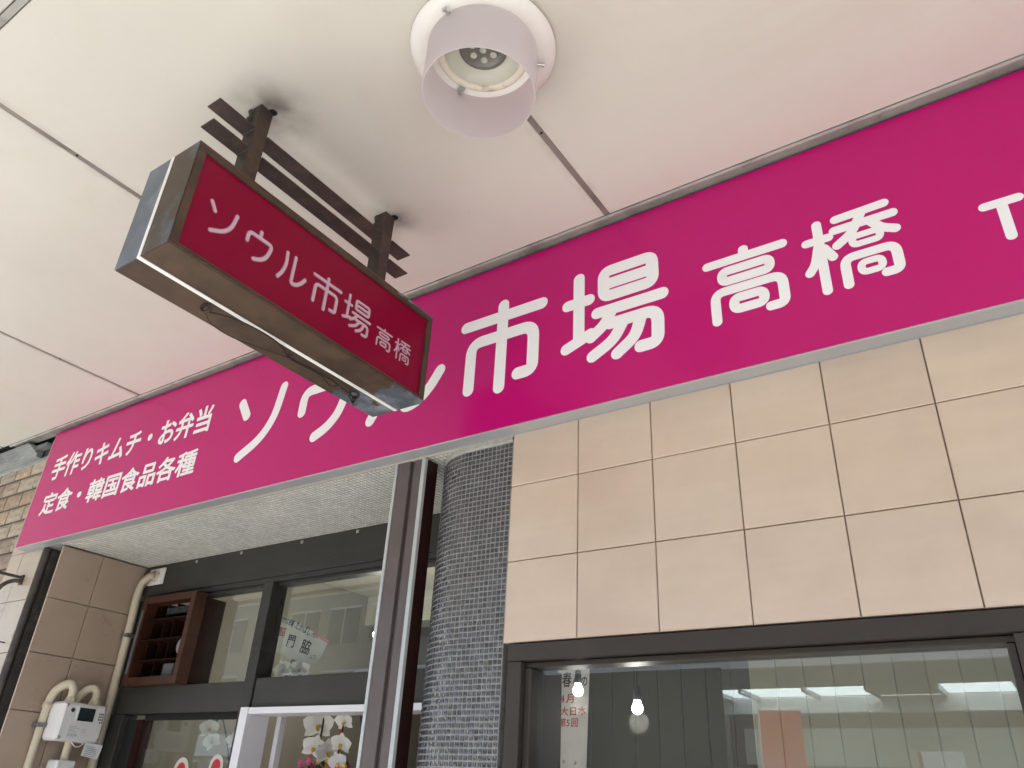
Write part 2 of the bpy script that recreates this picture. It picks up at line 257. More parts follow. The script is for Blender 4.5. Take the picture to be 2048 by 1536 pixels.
# ------------------------------------------------------------------ mesh helpers
ORG = {}
class B:
    """collects shapes in scene coordinates; build() links them as one mesh object"""
    def __init__(s): s.v = []; s.f = []; s.sm = []
    def add(s, vs, fs, smooth=False):
        k = len(s.v); s.v += [tuple(v) for v in vs]; s.f += [tuple(i + k for i in f) for f in fs]; s.sm += [smooth] * len(fs); return s
    def box(s, x0, x1, y0, y1, z0, z1, bev=0.0):
        bm = bmesh.new(); bmesh.ops.create_cube(bm, size=1)
        for v in bm.verts: v.co = Vector(((x0 + x1) / 2 + v.co.x * (x1 - x0), (y0 + y1) / 2 + v.co.y * (y1 - y0), (z0 + z1) / 2 + v.co.z * (z1 - z0)))
        if bev: bmesh.ops.bevel(bm, geom=bm.edges[:], offset=bev, segments=1, affect='EDGES')
        return s.bm(bm)
    def bm(s, bm, smooth=False):
        bm.verts.index_update()
        s.add([v.co[:] for v in bm.verts], [[v.index for v in f.verts] for f in bm.faces], smooth); bm.free(); return s
    def prism(s, poly, axis, a, b):
        """poly: 2-D outline in the two other axes (in order x,y,z without axis), extruded from a to b"""
        n = len(poly)
        def P(p, t):
            l = list(p); l.insert('xyz'.index(axis), t); return tuple(l)
        vs = [P(p, a) for p in poly] + [P(p, b) for p in poly]
        bm = bmesh.new(); bv = [bm.verts.new(v) for v in vs]
        bm.faces.new(bv[:n]); bm.faces.new(bv[n:][::-1])
        for i in range(n): bm.faces.new((bv[i], bv[i + n], bv[(i + 1) % n + n], bv[(i + 1) % n]))
        bmesh.ops.recalc_face_normals(bm, faces=bm.faces[:]); return s.bm(bm)
    def tube(s, path, r, n=10, closed=False, cap=True):
        P = [Vector(p) for p in path]; m = len(P); rings = []; ref = None
        for i, p in enumerate(P):
            t = (P[(i + 1) % m] - P[i - 1]) if closed else (P[min(i + 1, m - 1)] - P[max(i - 1, 0)])
            t.normalize()
            if ref is None: ref = Vector((0, 0, 1)) if abs(t.z) < .9 else Vector((1, 0, 0))
            a = (ref - t * ref.dot(t)).normalized(); ref = a; b = t.cross(a)
            rr = r[i] if isinstance(r, (list, tuple)) else r
            rings.append([p + a * (rr * math.cos(2 * math.pi * k / n)) + b * (rr * math.sin(2 * math.pi * k / n)) for k in range(n)])
        vs = [v for q in rings for v in q]; fs = []
        for i in range(m if closed else m - 1):
            j = (i + 1) % m
            for k in range(n): fs.append((i * n + k, i * n + (k + 1) % n, j * n + (k + 1) % n, j * n + k))
        s.add(vs, fs, True)
        if cap and not closed: s.add([v[:] for v in rings[0]], [tuple(range(n))[::-1]]); s.add([v[:] for v in rings[-1]], [tuple(range(n))])
        return s
    def lathe(s, prof, c, n=48, axis='z', smooth=True, closed=False):
        """prof: (radius, height) pairs round the vertical axis through c (or horizontal axis x/y)"""
        vs = []; m = len(prof)
        for r, h in prof:
            for k in range(n):
                a = 2 * math.pi * k / n; u, v = r * math.cos(a), r * math.sin(a)
                vs.append({'z': (c[0] + u, c[1] + v, c[2] + h), 'y': (c[0] + u, c[1] + h, c[2] + v), 'x': (c[0] + h, c[1] + u, c[2] + v)}[axis])
        fs = []
        for i in range(m if closed else m - 1):
            j = (i + 1) % m
            for k in range(n): fs.append((i * n + k, i * n + (k + 1) % n, j * n + (k + 1) % n, j * n + k))
        return s.add(vs, fs, smooth)
    def disc(s, r, c, n=32, axis='z', flip=False):
        vs = [{'z': (c[0] + r * math.cos(2 * math.pi * k / n), c[1] + r * math.sin(2 * math.pi * k / n), c[2]),
               'y': (c[0] + r * math.cos(2 * math.pi * k / n), c[1], c[2] + r * math.sin(2 * math.pi * k / n)),
               'x': (c[0], c[1] + r * math.cos(2 * math.pi * k / n), c[2] + r * math.sin(2 * math.pi * k / n))}[axis] for k in range(n)]
        return s.add(vs, [tuple(range(n))[::-1] if flip else tuple(range(n))])
    def build(s, name, m, parent=None, kind=None, label=None, cat=None, group=None, recalc=False):
        o0 = ORG[parent.name] if parent else None
        if o0 is None:
            xs = list(zip(*s.v)); o0 = Vector(((min(xs[0]) + max(xs[0])) / 2, (min(xs[1]) + max(xs[1])) / 2, min(xs[2])))
        me = bpy.data.meshes.new(name); me.from_pydata([(v[0] - o0.x, v[1] - o0.y, v[2] - o0.z) for v in s.v], [], s.f)
        me.polygons.foreach_set('use_smooth', s.sm); me.materials.append(M[m])
        if recalc:
            bm = bmesh.new(); bm.from_mesh(me); bmesh.ops.recalc_face_normals(bm, faces=bm.faces[:]); bm.to_mesh(me); bm.free()
        me.update()
        o = bpy.data.objects.new(name, me); col.objects.link(o)
        if parent: o.parent = parent
        else: o.location = o0
        ORG[o.name] = o0
        return tag(o, label, cat, group, kind)

def tag(o, label=None, cat=None, group=None, kind=None):
    for k, v in (('label', label), ('category', cat), ('group', group), ('kind', kind)):
        if v: o[k] = v
    return o
def thing(name, loc, label, cat, group=None, kind=None):
    o = bpy.data.objects.new(name, None); col.objects.link(o); o.location = loc; o.empty_display_size = .1
    ORG[o.name] = Vector(loc); return tag(o, label, cat, group, kind)
def piece(name, me, pos, parent, rz=0.0, rot=None):
    o = bpy.data.objects.new(name, me); col.objects.link(o); o.parent = parent
    o.location = Vector(pos) - ORG[parent.name]; o.rotation_euler = rot or (0, 0, rz); return o
def box(name, m, parent, *a, bev=0.002, **kw): return B().box(*a, bev=bev).build(name, m, parent, **kw)
def structure(name, m, *a, bev=0): return B().box(*a, bev=bev).build(name, m, kind='structure')

def tile_mesh(name, m, wx, hz, t, ch):
    """tile facing -y: chamfered front, origin at the back face centre"""
    X, Z = wx / 2, hz / 2; a = ch
    vs = [(-X, 0, -Z), (X, 0, -Z), (X, 0, Z), (-X, 0, Z), (-X, -t + a, -Z), (X, -t + a, -Z), (X, -t + a, Z), (-X, -t + a, Z),
          (-X + a, -t, -Z + a), (X - a, -t, -Z + a), (X - a, -t, Z - a), (-X + a, -t, Z - a)]
    fs = [(0, 1, 5, 4), (1, 2, 6, 5), (2, 3, 7, 6), (3, 0, 4, 7), (4, 5, 9, 8), (5, 6, 10, 9), (6, 7, 11, 10), (7, 4, 8, 11), (8, 9, 10, 11), (3, 2, 1, 0)]
    me = bpy.data.meshes.new(name); me.from_pydata(vs, [], fs); me.materials.append(M[m]); me.update(); return me

# ---- lettering: monoline strokes with round ends, and type set in the built-in font
def rounded(path, r, closed=False, seg=7):
    P = [Vector(p) for p in path]; out = []; n = len(P)
    for i, p in enumerate(P):
        if not closed and i in (0, n - 1): out.append(p); continue
        a = P[i - 1] - p; b = P[(i + 1) % n] - p
        q = min(r, a.length * .49, b.length * .49); s0 = p + a.normalized() * q; s1 = p + b.normalized() * q
        for k in range(seg + 1):
            t = k / seg; out.append(s0 * (1 - t) ** 2 + p * 2 * t * (1 - t) + s1 * t * t)
    return out
def smooth_path(path, seg=8):
    P = [Vector(p) for p in path]; P = [P[0] * 2 - P[1]] + P + [P[-1] * 2 - P[-2]]; out = []
    for i in range(1, len(P) - 2):
        a, b, c, d = P[i - 1:i + 3]
        for k in range(seg):
            t = k / seg; out.append(.5 * ((2 * b) + (c - a) * t + (2 * a - 5 * b + 4 * c - d) * t * t + (-a + 3 * b - 3 * c + d) * t ** 3))
    out.append(P[-2]); return out
def ribbon(path, wd, closed=False, cap=10):
    """2-D strip of width wd with round ends -> verts, faces"""
    P = [Vector(p) for p in path]; n = len(P); L = []; Rr = []
    for i, p in enumerate(P):
        t = (P[(i + 1) % n] - P[i - 1]) if closed else (P[min(i + 1, n - 1)] - P[max(i - 1, 0)])
        t = t.normalized(); nn = Vector((-t.y, t.x)); L.append(p + nn * wd / 2); Rr.append(p - nn * wd / 2)
    vs = L + Rr; fs = [(i, n + i, n + (i + 1) % n, (i + 1) % n) for i in range(n if closed else n - 1)]
    if not closed:
        for e, (a, b) in ((0, (L[0], Rr[0])), (n - 1, (Rr[-1], L[-1]))):
            c = P[e]; v0 = a - c; k0 = len(vs)
            ring = [c + Vector((v0.x * math.cos(u) - v0.y * math.sin(u), v0.x * math.sin(u) + v0.y * math.cos(u))) for u in [math.pi * j / cap for j in range(cap + 1)]]
            vs = vs + ring; fs.append(tuple(range(k0, k0 + cap + 1)))
    return vs, fs
GLYPH = {   # x, z on the long sign; stroke = (kind, points): l line, r rounded corners, s smooth, c closed
 'so': (.058, [('l', [(-3.424, 1.868), (-3.362, 1.778)]), ('s', [(-3.092, 1.89), (-3.128, 1.72), (-3.212, 1.61), (-3.356, 1.532)])]),
 'u': (.058, [('l', [(-2.757, 1.884), (-2.757, 1.81)]), ('R', [(-2.907, 1.690), (-2.907, 1.806), (-2.592, 1.806), (-2.600, 1.72), (-2.635, 1.62), (-2.70, 1.560), (-2.779, 1.528)])]),
 'ru': (.058, [('s', [(-2.335, 1.876), (-2.325, 1.74), (-2.352, 1.62), (-2.405, 1.527)]), ('R', [(-2.205, 1.88), (-2.205, 1.545), (-2.13, 1.556), (-2.06, 1.61), (-2.007, 1.689)])]),
 'shi': (.057, [('l', [(-1.877, 1.868), (-1.476, 1.868)]), ('l', [(-1.676, 1.925), (-1.676, 1.514)]), ('r', [(-1.837, 1.540), (-1.837, 1.770), (-1.513, 1.770), (-1.513, 1.556), (-1.585, 1.556)])]),
 'ba': (.052, [('l', [(-1.296, 1.925), (-1.296, 1.625)]), ('l', [(-1.349, 1.806), (-1.249, 1.806)]), ('l', [(-1.353, 1.600), (-1.244, 1.640)]),
        ('c', [(-1.183, 1.917), (-.970, 1.917), (-.970, 1.795), (-1.183, 1.795)]), ('l', [(-1.167, 1.854), (-.99, 1.854)]), ('l', [(-1.213, 1.727), (-.934, 1.727)]),
        ('s', [(-1.150, 1.715), (-1.184, 1.664), (-1.240, 1.622)]), ('r', [(-1.155, 1.661), (-.955, 1.661), (-.960, 1.520), (-1.03, 1.520)]),
        ('s', [(-1.101, 1.650), (-1.148, 1.583), (-1.234, 1.533)]), ('s', [(-1.025, 1.650), (-1.056, 1.573), (-1.128, 1.517)])]),
 'taka': (.0365, [('l', [(-.615, 1.806), (-.615, 1.78)]), ('l', [(-.753, 1.777), (-.478, 1.777)]), ('c', [(-.701, 1.733), (-.529, 1.733), (-.529, 1.689), (-.701, 1.689)]),
          ('r', [(-.733, 1.530), (-.733, 1.648), (-.493, 1.648), (-.493, 1.534), (-.542, 1.534)]), ('c', [(-.667, 1.607), (-.561, 1.607), (-.561, 1.560), (-.667, 1.560)])]),
 'hashi': (.0325, [('l', [(-.399, 1.740), (-.326, 1.740)]), ('l', [(-.357, 1.806), (-.357, 1.530)]), ('s', [(-.362, 1.715), (-.380, 1.650), (-.402, 1.616)]), ('l', [(-.345, 1.70), (-.322, 1.656)]),
           ('l', [(-.295, 1.803), (-.140, 1.808)]), ('l', [(-.305, 1.759), (-.121, 1.759)]), ('s', [(-.215, 1.795), (-.252, 1.733), (-.303, 1.695)]), ('s', [(-.192, 1.755), (-.163, 1.717), (-.123, 1.694)]),
           ('c', [(-.255, 1.711), (-.170, 1.711), (-.170, 1.677), (-.255, 1.677)]), ('r', [(-.290, 1.530), (-.290, 1.634), (-.134, 1.634), (-.134, 1.538), (-.174, 1.538)]), ('c', [(-.244, 1.600), (-.181, 1.600), (-.181, 1.561), (-.244, 1.561)])]),
 'T': (.030, [('l', [(.122, 1.669), (.212, 1.669)]), ('l', [(.167, 1.660), (.167, 1.541)])]),
}
def glyph(key, fn, lift, wscale, step=0.00004):
    """strokes of one character laid on a plane; fn maps (x, z, height above face) to the scene"""
    wd, strokes = GLYPH[key]; b = B()
    for i, (k, pts) in enumerate(strokes):
        r = wd * 1.0
        if k == 'l': path = [Vector(p) for p in pts]
        elif k == 's': path = smooth_path(pts)
        elif k == 'c': path = rounded(pts, wd * .62, True)
        elif k == 'R': path = rounded(pts, wd * 1.3, seg=6)
        else: path = rounded(pts, r)
        vs, fs = ribbon(path, wd * wscale * (.76 if key == 'hashi' and k == 'c' else 1), k == 'c')
        b.add([fn(v.x, v.y, lift + step * i) for v in vs], fs)
    return b
def type_mesh(ch):
    """outline of one character of the built-in font, in ems"""
    c = bpy.data.curves.new('type', 'FONT'); c.body = ch; c.resolution_u = 3
    o = bpy.data.objects.new('type', c); col.objects.link(o)
    dg = bpy.context.evaluated_depsgraph_get(); dg.update()
    me = bpy.data.meshes.new_from_object(o.evaluated_get(dg)); vs = [v.co.copy() for v in me.vertices]; fs = [tuple(p.vertices) for p in me.polygons]
    bpy.data.objects.remove(o); bpy.data.curves.remove(c); bpy.data.meshes.remove(me)
    return vs, fs
def typeset(text, fn, name, m, parent, bold=0.0, lean=0.0):
    """one object per character; fn maps (u, v, lift) of the line's rectangle to the scene; bold thickens strokes with round corners (ems)"""
    adv = [.62 if ch.isdigit() else 1.0 for ch in text]; tot = sum(adv); x = 0
    for ch, ad in zip(text, adv):
        vs, fs = type_mesh(ch); b = B()
        sh = [(0, 0)] + ([(bold * math.cos(k * math.pi / 6), bold * math.sin(k * math.pi / 6)) for k in range(12)] if bold else [])
        for i, (dx, dy) in enumerate(sh): b.add([fn((x + v.x + dx + lean * v.y) / tot, (v.y + dy + .08) / .94, i * .00005) for v in vs], fs)
        b.build(name, m, parent); x += ad

# ================================================================== SETTING: ground, street, ceiling
structure('ground', 'asphalt', -300, 300, -300, 300, -1.95, -1.75)
structure('road', 'asphalt', -120, 120, -7.6, -1.2, -1.75, -1.74)
structure('pavement', 'paving', -60, 60, -1.2, 2.34, -1.75, -1.6)
structure('far_pavement', 'paving', -60, 60, -12.6, -7.6, -1.75, -1.6)

CZ = 2.17
ceil = structure('ceiling', 'black', -9.0, 4.6, .36, 2.62, CZ + .030, CZ + .10)
XS = [-9.0, -7.9, -6.25, -4.485, -2.775, -1.14, .52, 2.18, 3.84]
for a, b_ in zip(XS[:-1], XS[1:]):
    bm = bmesh.new(); bmesh.ops.create_cube(bm, size=1)
    for v in bm.verts: v.co = Vector((v.co.x * (b_ - a - .026), v.co.y * (2.215 - .385), v.co.z * .03))
    bmesh.ops.bevel(bm, geom=bm.edges[:], offset=.0025, segments=1, affect='EDGES')
    me = bpy.data.meshes.new('ceiling_panel'); bm.to_mesh(me); bm.free(); me.materials.append(M['ceiling'])
    piece('ceiling_panel', me, ((a + b_) / 2, (2.215 + .385) / 2, CZ + .015), ceil)
for x in XS[1:-1]:
    jb = B().box(x - .0127, x + .0127, .386, 2.212, CZ + .004, CZ + .029)
    j = jb.build('joint_strip', 'joint', ceil)
    sb = B()
    for y in (.84, 1.70): sb.lathe([(.0001, -.0035), (.0042, -.003), (.005, 0)], (x, y, CZ + .004), 10)
    sb.build('rivet', 'black', j)
def edge_profile(y0, y1): return [(y0, CZ + .03), (y0, CZ - .004), (y0 + .008, CZ - .008), (y0 + .018, CZ - .008), (y0 + .022, CZ + .003), (y1, CZ + .003), (y1, CZ + .03)]
B().prism(edge_profile(2.2165, 2.300), 'x', -6.16, 4.5).build('wall_side_trim', 'trim', ceil)
B().prism([(.358, CZ + .03), (.358, CZ - .004), (.381, CZ - .004), (.381, CZ + .03)], 'x', -9, 4.5).build('street_side_trim', 'trim', ceil)
for k, (a, b_) in enumerate(((.325, .356), (-.02, .320), (-.40, -.026))):
    B().box(-9, 4.5, a, b_, CZ + .002 - .004 * k, CZ + .06, bev=.003).build('eave_panel', 'ceiling' if k else 'canopy', ceil)
structure('canopy_fascia', 'canopy', -12, 8, -.50, -.41, CZ - .05, CZ + .45)
structure('canopy_top', 'canopy', -12, 8, -.41, 2.62, CZ + .11, CZ + .16)

# ================================================================== INTERIOR behind the shop front
structure('interior_floor', 'floor_in', -5.6, 3.0, 2.97, 8.0, -1.7, -1.6)
structure('interior_ceiling', 'ceil_in', -5.6, 3.0, 2.60, 8.0, 1.62, 1.70)
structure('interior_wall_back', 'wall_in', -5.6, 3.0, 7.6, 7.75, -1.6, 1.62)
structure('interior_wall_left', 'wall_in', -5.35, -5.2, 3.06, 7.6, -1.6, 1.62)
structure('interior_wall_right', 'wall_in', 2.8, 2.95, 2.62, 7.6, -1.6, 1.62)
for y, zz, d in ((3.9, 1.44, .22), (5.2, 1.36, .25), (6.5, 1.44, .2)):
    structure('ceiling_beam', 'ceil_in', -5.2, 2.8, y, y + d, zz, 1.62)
shell = B().box(-12, 8, 2.63, 9.0, 1.72, 8.0)  # unseen block, added to keep sun and sky out of the interior
shell.build('upper_light_block', 'farwall', label='unseen plain upper storeys added above the awning ceiling to keep sun and sky light out', cat='building')

# ================================================================== RIGHT: tiled wall with shop window
wall = thing('tiled_wall', (-.4, 2.34, -1.6), 'shop wall of large square cream-beige glazed tiles over the dark framed window', 'wall')
box('wall_backing', 'grout', wall, -1.632, 2.62, 2.342, 2.62, .50, CZ + .02, bev=0)
tx = [-1.6375, -1.336, -1.036, -.7345, -.4335, -.134, .166, .466, .766, 1.066, 1.366, 1.666]
rows = [(.499, .7935), (.7935, 1.092), (1.092, 1.325), (1.325, 1.62)]
cache = {}
for a, b_ in zip(tx[:-1], tx[1:]):
    for z0, z1 in rows:
        key = (round(b_ - a, 3), round(z1 - z0, 3))
        if key not in cache: cache[key] = tile_mesh('tile', 'tile', key[0] - .0034, key[1] - .0034, .014, .0028)
        o = piece('tile', cache[key], ((a + b_) / 2, 2.344, (z0 + z1) / 2), wall)
        o.rotation_euler = (random.uniform(-.003, .003), 0, random.uniform(-.003, .003))
box('low_wall', 'grout', wall, -1.632, 2.62, 2.36, 2.60, -1.6, -.75, bev=0)

win = thing('shop_window', (-.8, 2.34, -.75), 'wide dark brown framed shop window reflecting the street below the cream tiles', 'window')
fx0, fx1 = -1.612, -.060
box('head_rail', 'winframe', win, fx0, 1.62, 2.325, 2.44, .437, .494, bev=.003)
box('head_stop', 'winframe', win, fx0 + .062, 1.56, 2.355, 2.44, .418, .4345, bev=.002)
box('frame_post', 'winframe', win, fx0, fx0 + .058, 2.327, 2.44, -.75, .4355, bev=.003)
box('frame_post', 'winframe', win, fx1 - .026, fx1 + .07, 2.327, 2.44, -.75, .4355, bev=.003)
box('glazing_stop', 'winframe', win, fx0 + .060, fx0 + .085, 2.352, 2.44, -.70, .416, bev=.002)
box('glazing_stop', 'winframe', win, fx1 - .048, fx1 - .028, 2.352, 2.44, -.70, .416, bev=.002)
box('sill', 'winframe', win, fx0 + .06, fx1 - .03, 2.327, 2.46, -.75, -.70, bev=.003)
box('pane', 'glass', win, fx0 + .075, fx1 - .04, 2.395, 2.401, -.695, .425, bev=0)
box('pane', 'glass', win, fx1 + .075, 1.56, 2.395, 2.401, -.695, .425, bev=0)
box('inner_lining', 'wood_in', win, fx0 + .02, 1.6, 2.445, 2.56, .440, .49, bev=.002)
box('inner_lining', 'wood_in', win, fx0 - .028, fx0 + .05, 2.445, 2.62, -.75, .438, bev=.002)
box('inner_lining', 'wood', win, -2.058, -2.03, 2.63, 3.27, -1.6, 1.3, bev=.002)

part_ = thing('board_partition', (-.2, 2.81, -1.6), 'olive beige partition of upright boards behind the shop window glass', 'partition')
part2 = thing('board_partition', (-1.9, 3.61, -1.6), 'dark partition of upright boards behind the two hanging bulbs', 'partition')
bmesh1 = tile_mesh('board', 'board', .0915, 2.9, .018, .002); bmesh2 = tile_mesh('board', 'board_dark', .118, 2.9, .018, .004)
for k in range(24): piece('board', bmesh1, (-.916 + .0465 + k * .093, 2.82, -.15), part_)
box('backing', 'board_dark', part_, -.914, 1.4, 2.822, 2.84, -1.6, 1.3, bev=0)
for k in range(17): piece('board', bmesh2, (-3.0 + k * .12, 3.62, -.15), part2)
box('backing', 'board_dark', part2, -3.05, -.95, 3.622, 3.64, -1.6, 1.3, bev=0)

def pendant(x, y, z, label, power=2.0, r=.022):
    t = thing('pendant_bulb', (x, y, z - r), label, 'light bulb', 'lit bulbs hanging behind the shop front glass')
    B().tube([(x, y, z + .075), (x, y, 1.30)], .003, 6).build('cord', 'wire', t)
    B().lathe([(.0005, .085), (.012, .083), (.015, .05), (.015, .03), (.0005, .028)], (x, y, z), 14).build('socket', 'ink', t)
    prof = [(.0005, -r)] + [(r * math.cos(a), r * math.sin(a)) for a in [R(q) for q in range(-75, 50, 12)]] + [(.013, .034)]
    B().lathe(prof, (x, y, z), 18).build('bulb', 'bulb', t)
    l = bpy.data.lights.new('bulb_light', 'POINT'); l.energy = power; l.color = (1, .96, .89); l.shadow_soft_size = .04
    lo = bpy.data.objects.new('bulb_light', l); col.objects.link(lo); lo.parent = t; lo.location = (0, 0, -.03)
    return t
pendant(-.570 * 3.05, 3.05, .143 * 3.05, 'lit round bulb hanging in front of the faded event poster', .5)
pendant(-.480 * 3.05, 3.05, .119 * 3.05, 'lit round bulb hanging lower, between poster and pale board partition', .5)

po = thing('event_poster', (-2.0, 3.50, -.5), 'pale pink event poster with large black and red print inside the window', 'poster')
PX0, PX1, PZ0, PZ1 = -2.112, -1.930, -.50, .627
pq = lambda u, v, lift=0: (PX0 + (PX1 - PX0) * u - .045 * (1 - v), 3.50 - lift, PZ0 + (PZ1 - PZ0) * v)
b = B(); b.add([pq(0, 0), pq(1, 0), pq(1, 1), pq(0, 1), pq(0, 0, -.001), pq(1, 0, -.001), pq(1, 1, -.001), pq(0, 1, -.001)], [(0, 1, 2, 3), (7, 6, 5, 4), (0, 4, 5, 1), (1, 5, 6, 2), (2, 6, 7, 3), (3, 7, 4, 0)])
b.build('sheet', 'poster', po)
def on_poster(u0, u1, v0, v1): return lambda a, c, d: pq(u0 + (u1 - u0) * a, v0 + (v1 - v0) * c, .0008 + d)
typeset('春', on_poster(.16, .46, .905, .968), 'letter', 'ink', po, .02)
typeset('のの', on_poster(.50, .97, .905, .95), 'letter', 'ink', po, .02)
typeset('4月', on_poster(.12, .6, .84, .878), 'letter', 'ink_red', po, .02)
typeset('大日本', on_poster(.14, .95, .79, .825), 'letter', 'ink_red', po, .02)
typeset('第5回', on_poster(.12, .72, .745, .78), 'letter', 'ink_red', po, .02)
for k in range(14):
    b = B(); u, v = random.uniform(.1, .75), random.uniform(.30, .62); s_ = random.uniform(.05, .16); n_ = random.randint(5, 7); q = []
    for j in range(n_):
        a = 2 * math.pi * j / n_; rr = s_ * random.uniform(.5, 1); q.append(pq(u + rr * math.cos(a), v + rr * .18 * math.sin(a), .0006 + k * .0001))
    b.add(q, [tuple(range(n_))]).build('print_shape', 'ink_grey', po)

# ================================================================== MOSAIC rounded corner pier
mc = thing('mosaic_pier', (-1.88, 2.6, -1.6), 'rounded corner pier faced with tiny dark glass mosaic tiles', 'pillar')
PT = .0205; yF = 2.338; RC = .265; CX0 = -1.87; CY0 = yF + RC
def pier(s):
    """distance along the face from the tiled wall -> point and outward normal"""
    f1 = -1.642 - CX0; arc = RC * math.pi / 2
    if s < f1: return Vector((-1.642 - s, yF, 0)), Vector((0, -1, 0))
    if s < f1 + arc:
        a = (s - f1) / RC; n = Vector((-math.sin(a), -math.cos(a), 0)); return Vector((CX0, CY0, 0)) + n * RC, n
    return Vector((CX0 - RC, CY0 + (s - f1 - arc), 0)), Vector((-1, 0, 0))
PL = (-1.642 - CX0) + RC * math.pi / 2 + (2.93 - CY0); NC = int(PL / PT)
core = B(); ring = [pier(PL * i / 80) for i in range(81)]
pts = [(p - n * .0032) for p, n in ring]
poly = [(p.x, p.y) for p in pts] + [(-2.06, pts[-1].y), (-2.06, 2.61), (-1.643, 2.61)]
core.prism(poly, 'z', -1.6, 1.305).build('core', 'grout_grey', mc)
ms = B()
for r_ in range(int((1.292 + 1.6) / PT)):
    z = 1.290 - (r_ + .5) * PT
    for c_ in range(NC):
        s_ = (c_ + .5) * PT + .0015; p, n = pier(s_); t = Vector((-n.y, n.x, 0)); u = Vector((0, 0, 1))
        h = PT * .5 - .0016 - random.uniform(0, .0005); hi = h - .0014
        base = p - n * .0055 + t * random.uniform(-.0006, .0006) + Vector((0, 0, z + random.uniform(-.0006, .0006)))
        tx_, tz_ = random.gauss(0, .055), random.gauss(0, .055)
        def q(a, c, d): return base + t * a + u * c + n * (d + tx_ * a + tz_ * c)
        vs = [q(-h, -h, 0), q(h, -h, 0), q(h, h, 0), q(-h, h, 0), q(-hi, -hi, .0045), q(hi, -hi, .0045), q(hi, hi, .0045), q(-hi, hi, .0045), q(0, 0, .0032)]
        ms.add(vs, [(1, 0, 4, 5), (2, 1, 5, 6), (3, 2, 6, 7), (0, 3, 7, 4), (5, 4, 8), (6, 5, 8), (7, 6, 8), (4, 7, 8)])
ms.build('mosaic_tiles', 'mosaic_dark', mc, kind='stuff', recalc=True)
pe = B(); k = 60
for i in range(k):
    (p0, n0), (p1, n1) = pier(PL * i / k), pier(PL * (i + 1) / k); j0, j1 = .010 + .004 * math.sin(i * 1.7), .010 + .004 * math.sin((i + 1) * 1.7)
    a0, a1 = p0 + n0 * j0 * .6, p1 + n1 * j1 * .6; c0, c1 = p0 - n0 * .01, p1 - n1 * .01
    pe.add([(c0.x, c0.y, 1.289), (c1.x, c1.y, 1.289), (a1.x, a1.y, 1.294 + j1 * .3), (a0.x, a0.y, 1.294 + j0 * .3), (a0.x, a0.y, 1.316), (a1.x, a1.y, 1.316)], [(0, 1, 2, 3), (3, 2, 5, 4)])
pe.build('plaster_edge', 'plaster', mc)

# ================================================================== ENTRANCE RECESS
sf = thing('entrance_soffit', (-3.4, 2.64, 1.31), 'white mosaic tiled soffit over the recessed entrance', 'soffit')
box('slab', 'grout_soffit', sf, -5.35, -1.64, 2.345, 3.05, 1.3165, 1.60, bev=0)
sb = B(); SP = .0250
for i in range(int(3.46 / SP)):
    for j in range(int(.63 / SP)):
        x = -5.10 + (i + .5) * SP; y = 2.352 + (j + .5) * SP
        if x > -2.14 + .27 and y > 2.34: continue
        h = SP / 2 - .0021 - random.uniform(0, .0007); hi = h - .0016; tz, ty = random.gauss(0, .02), random.gauss(0, .02)
        q = lambda a, c, d: (x + a, y + c, 1.3175 - d + tz * a + ty * c)
        sb.add([q(-h, -h, 0), q(h, -h, 0), q(h, h, 0), q(-h, h, 0), q(-hi, -hi, .003), q(hi, -hi, .003), q(hi, hi, .003), q(-hi, hi, .003)],
               [(0, 4, 5, 1), (1, 5, 6, 2), (2, 6, 7, 3), (3, 7, 4, 0), (7, 6, 5, 4)])
sb.build('mosaic_tiles', 'mosaic_white', sf, kind='stuff')
lip = tile_mesh('edge_tile', 'pier_tile', .295, .030, .012, .002)
for k in range(12): piece('edge_tile', lip, (-4.95 + k * .30, 2.343, 1.327), sf)

# ---- left reveal wall and front pier
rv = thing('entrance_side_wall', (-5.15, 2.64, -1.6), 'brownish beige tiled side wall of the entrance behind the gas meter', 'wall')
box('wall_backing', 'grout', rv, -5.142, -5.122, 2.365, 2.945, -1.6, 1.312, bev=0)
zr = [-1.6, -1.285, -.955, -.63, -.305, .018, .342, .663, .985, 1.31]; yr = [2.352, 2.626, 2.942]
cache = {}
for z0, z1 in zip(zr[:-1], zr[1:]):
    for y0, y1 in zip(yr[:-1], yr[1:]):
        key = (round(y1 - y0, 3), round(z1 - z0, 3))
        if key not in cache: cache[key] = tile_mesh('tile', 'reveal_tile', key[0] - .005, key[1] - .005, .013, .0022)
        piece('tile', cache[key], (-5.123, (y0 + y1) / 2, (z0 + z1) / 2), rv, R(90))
pr = thing('tiled_front_pier', (-5.52, 2.36, -1.6), 'narrow soiled beige tiled pier at the left end of the long sign', 'pillar')
box('pier_backing', 'grout', pr, -5.74, -5.325, 2.345, 2.62, -1.6, CZ + .02, bev=0)
cache = {}
xr = [-5.745, -5.575, -5.322]
for z0, z1 in list(zip(zr[:-1], zr[1:])) + [(1.31, 1.635), (1.635, 1.96), (1.96, 2.17)]:
    for x0, x1 in zip(xr[:-1], xr[1:]):
        key = (round(x1 - x0, 3), round(z1 - z0, 3))
        if key not in cache: cache[key] = tile_mesh('tile', 'pier_tile', key[0] - .004, key[1] - .004, .013, .002)
        piece('tile', cache[key], ((x0 + x1) / 2, 2.345, (z0 + z1) / 2), pr)
B().tube([(-5.40, 2.333, .724), (-5.40, 2.285, .726)], .004, 6).build('nail', 'black_iron', pr)
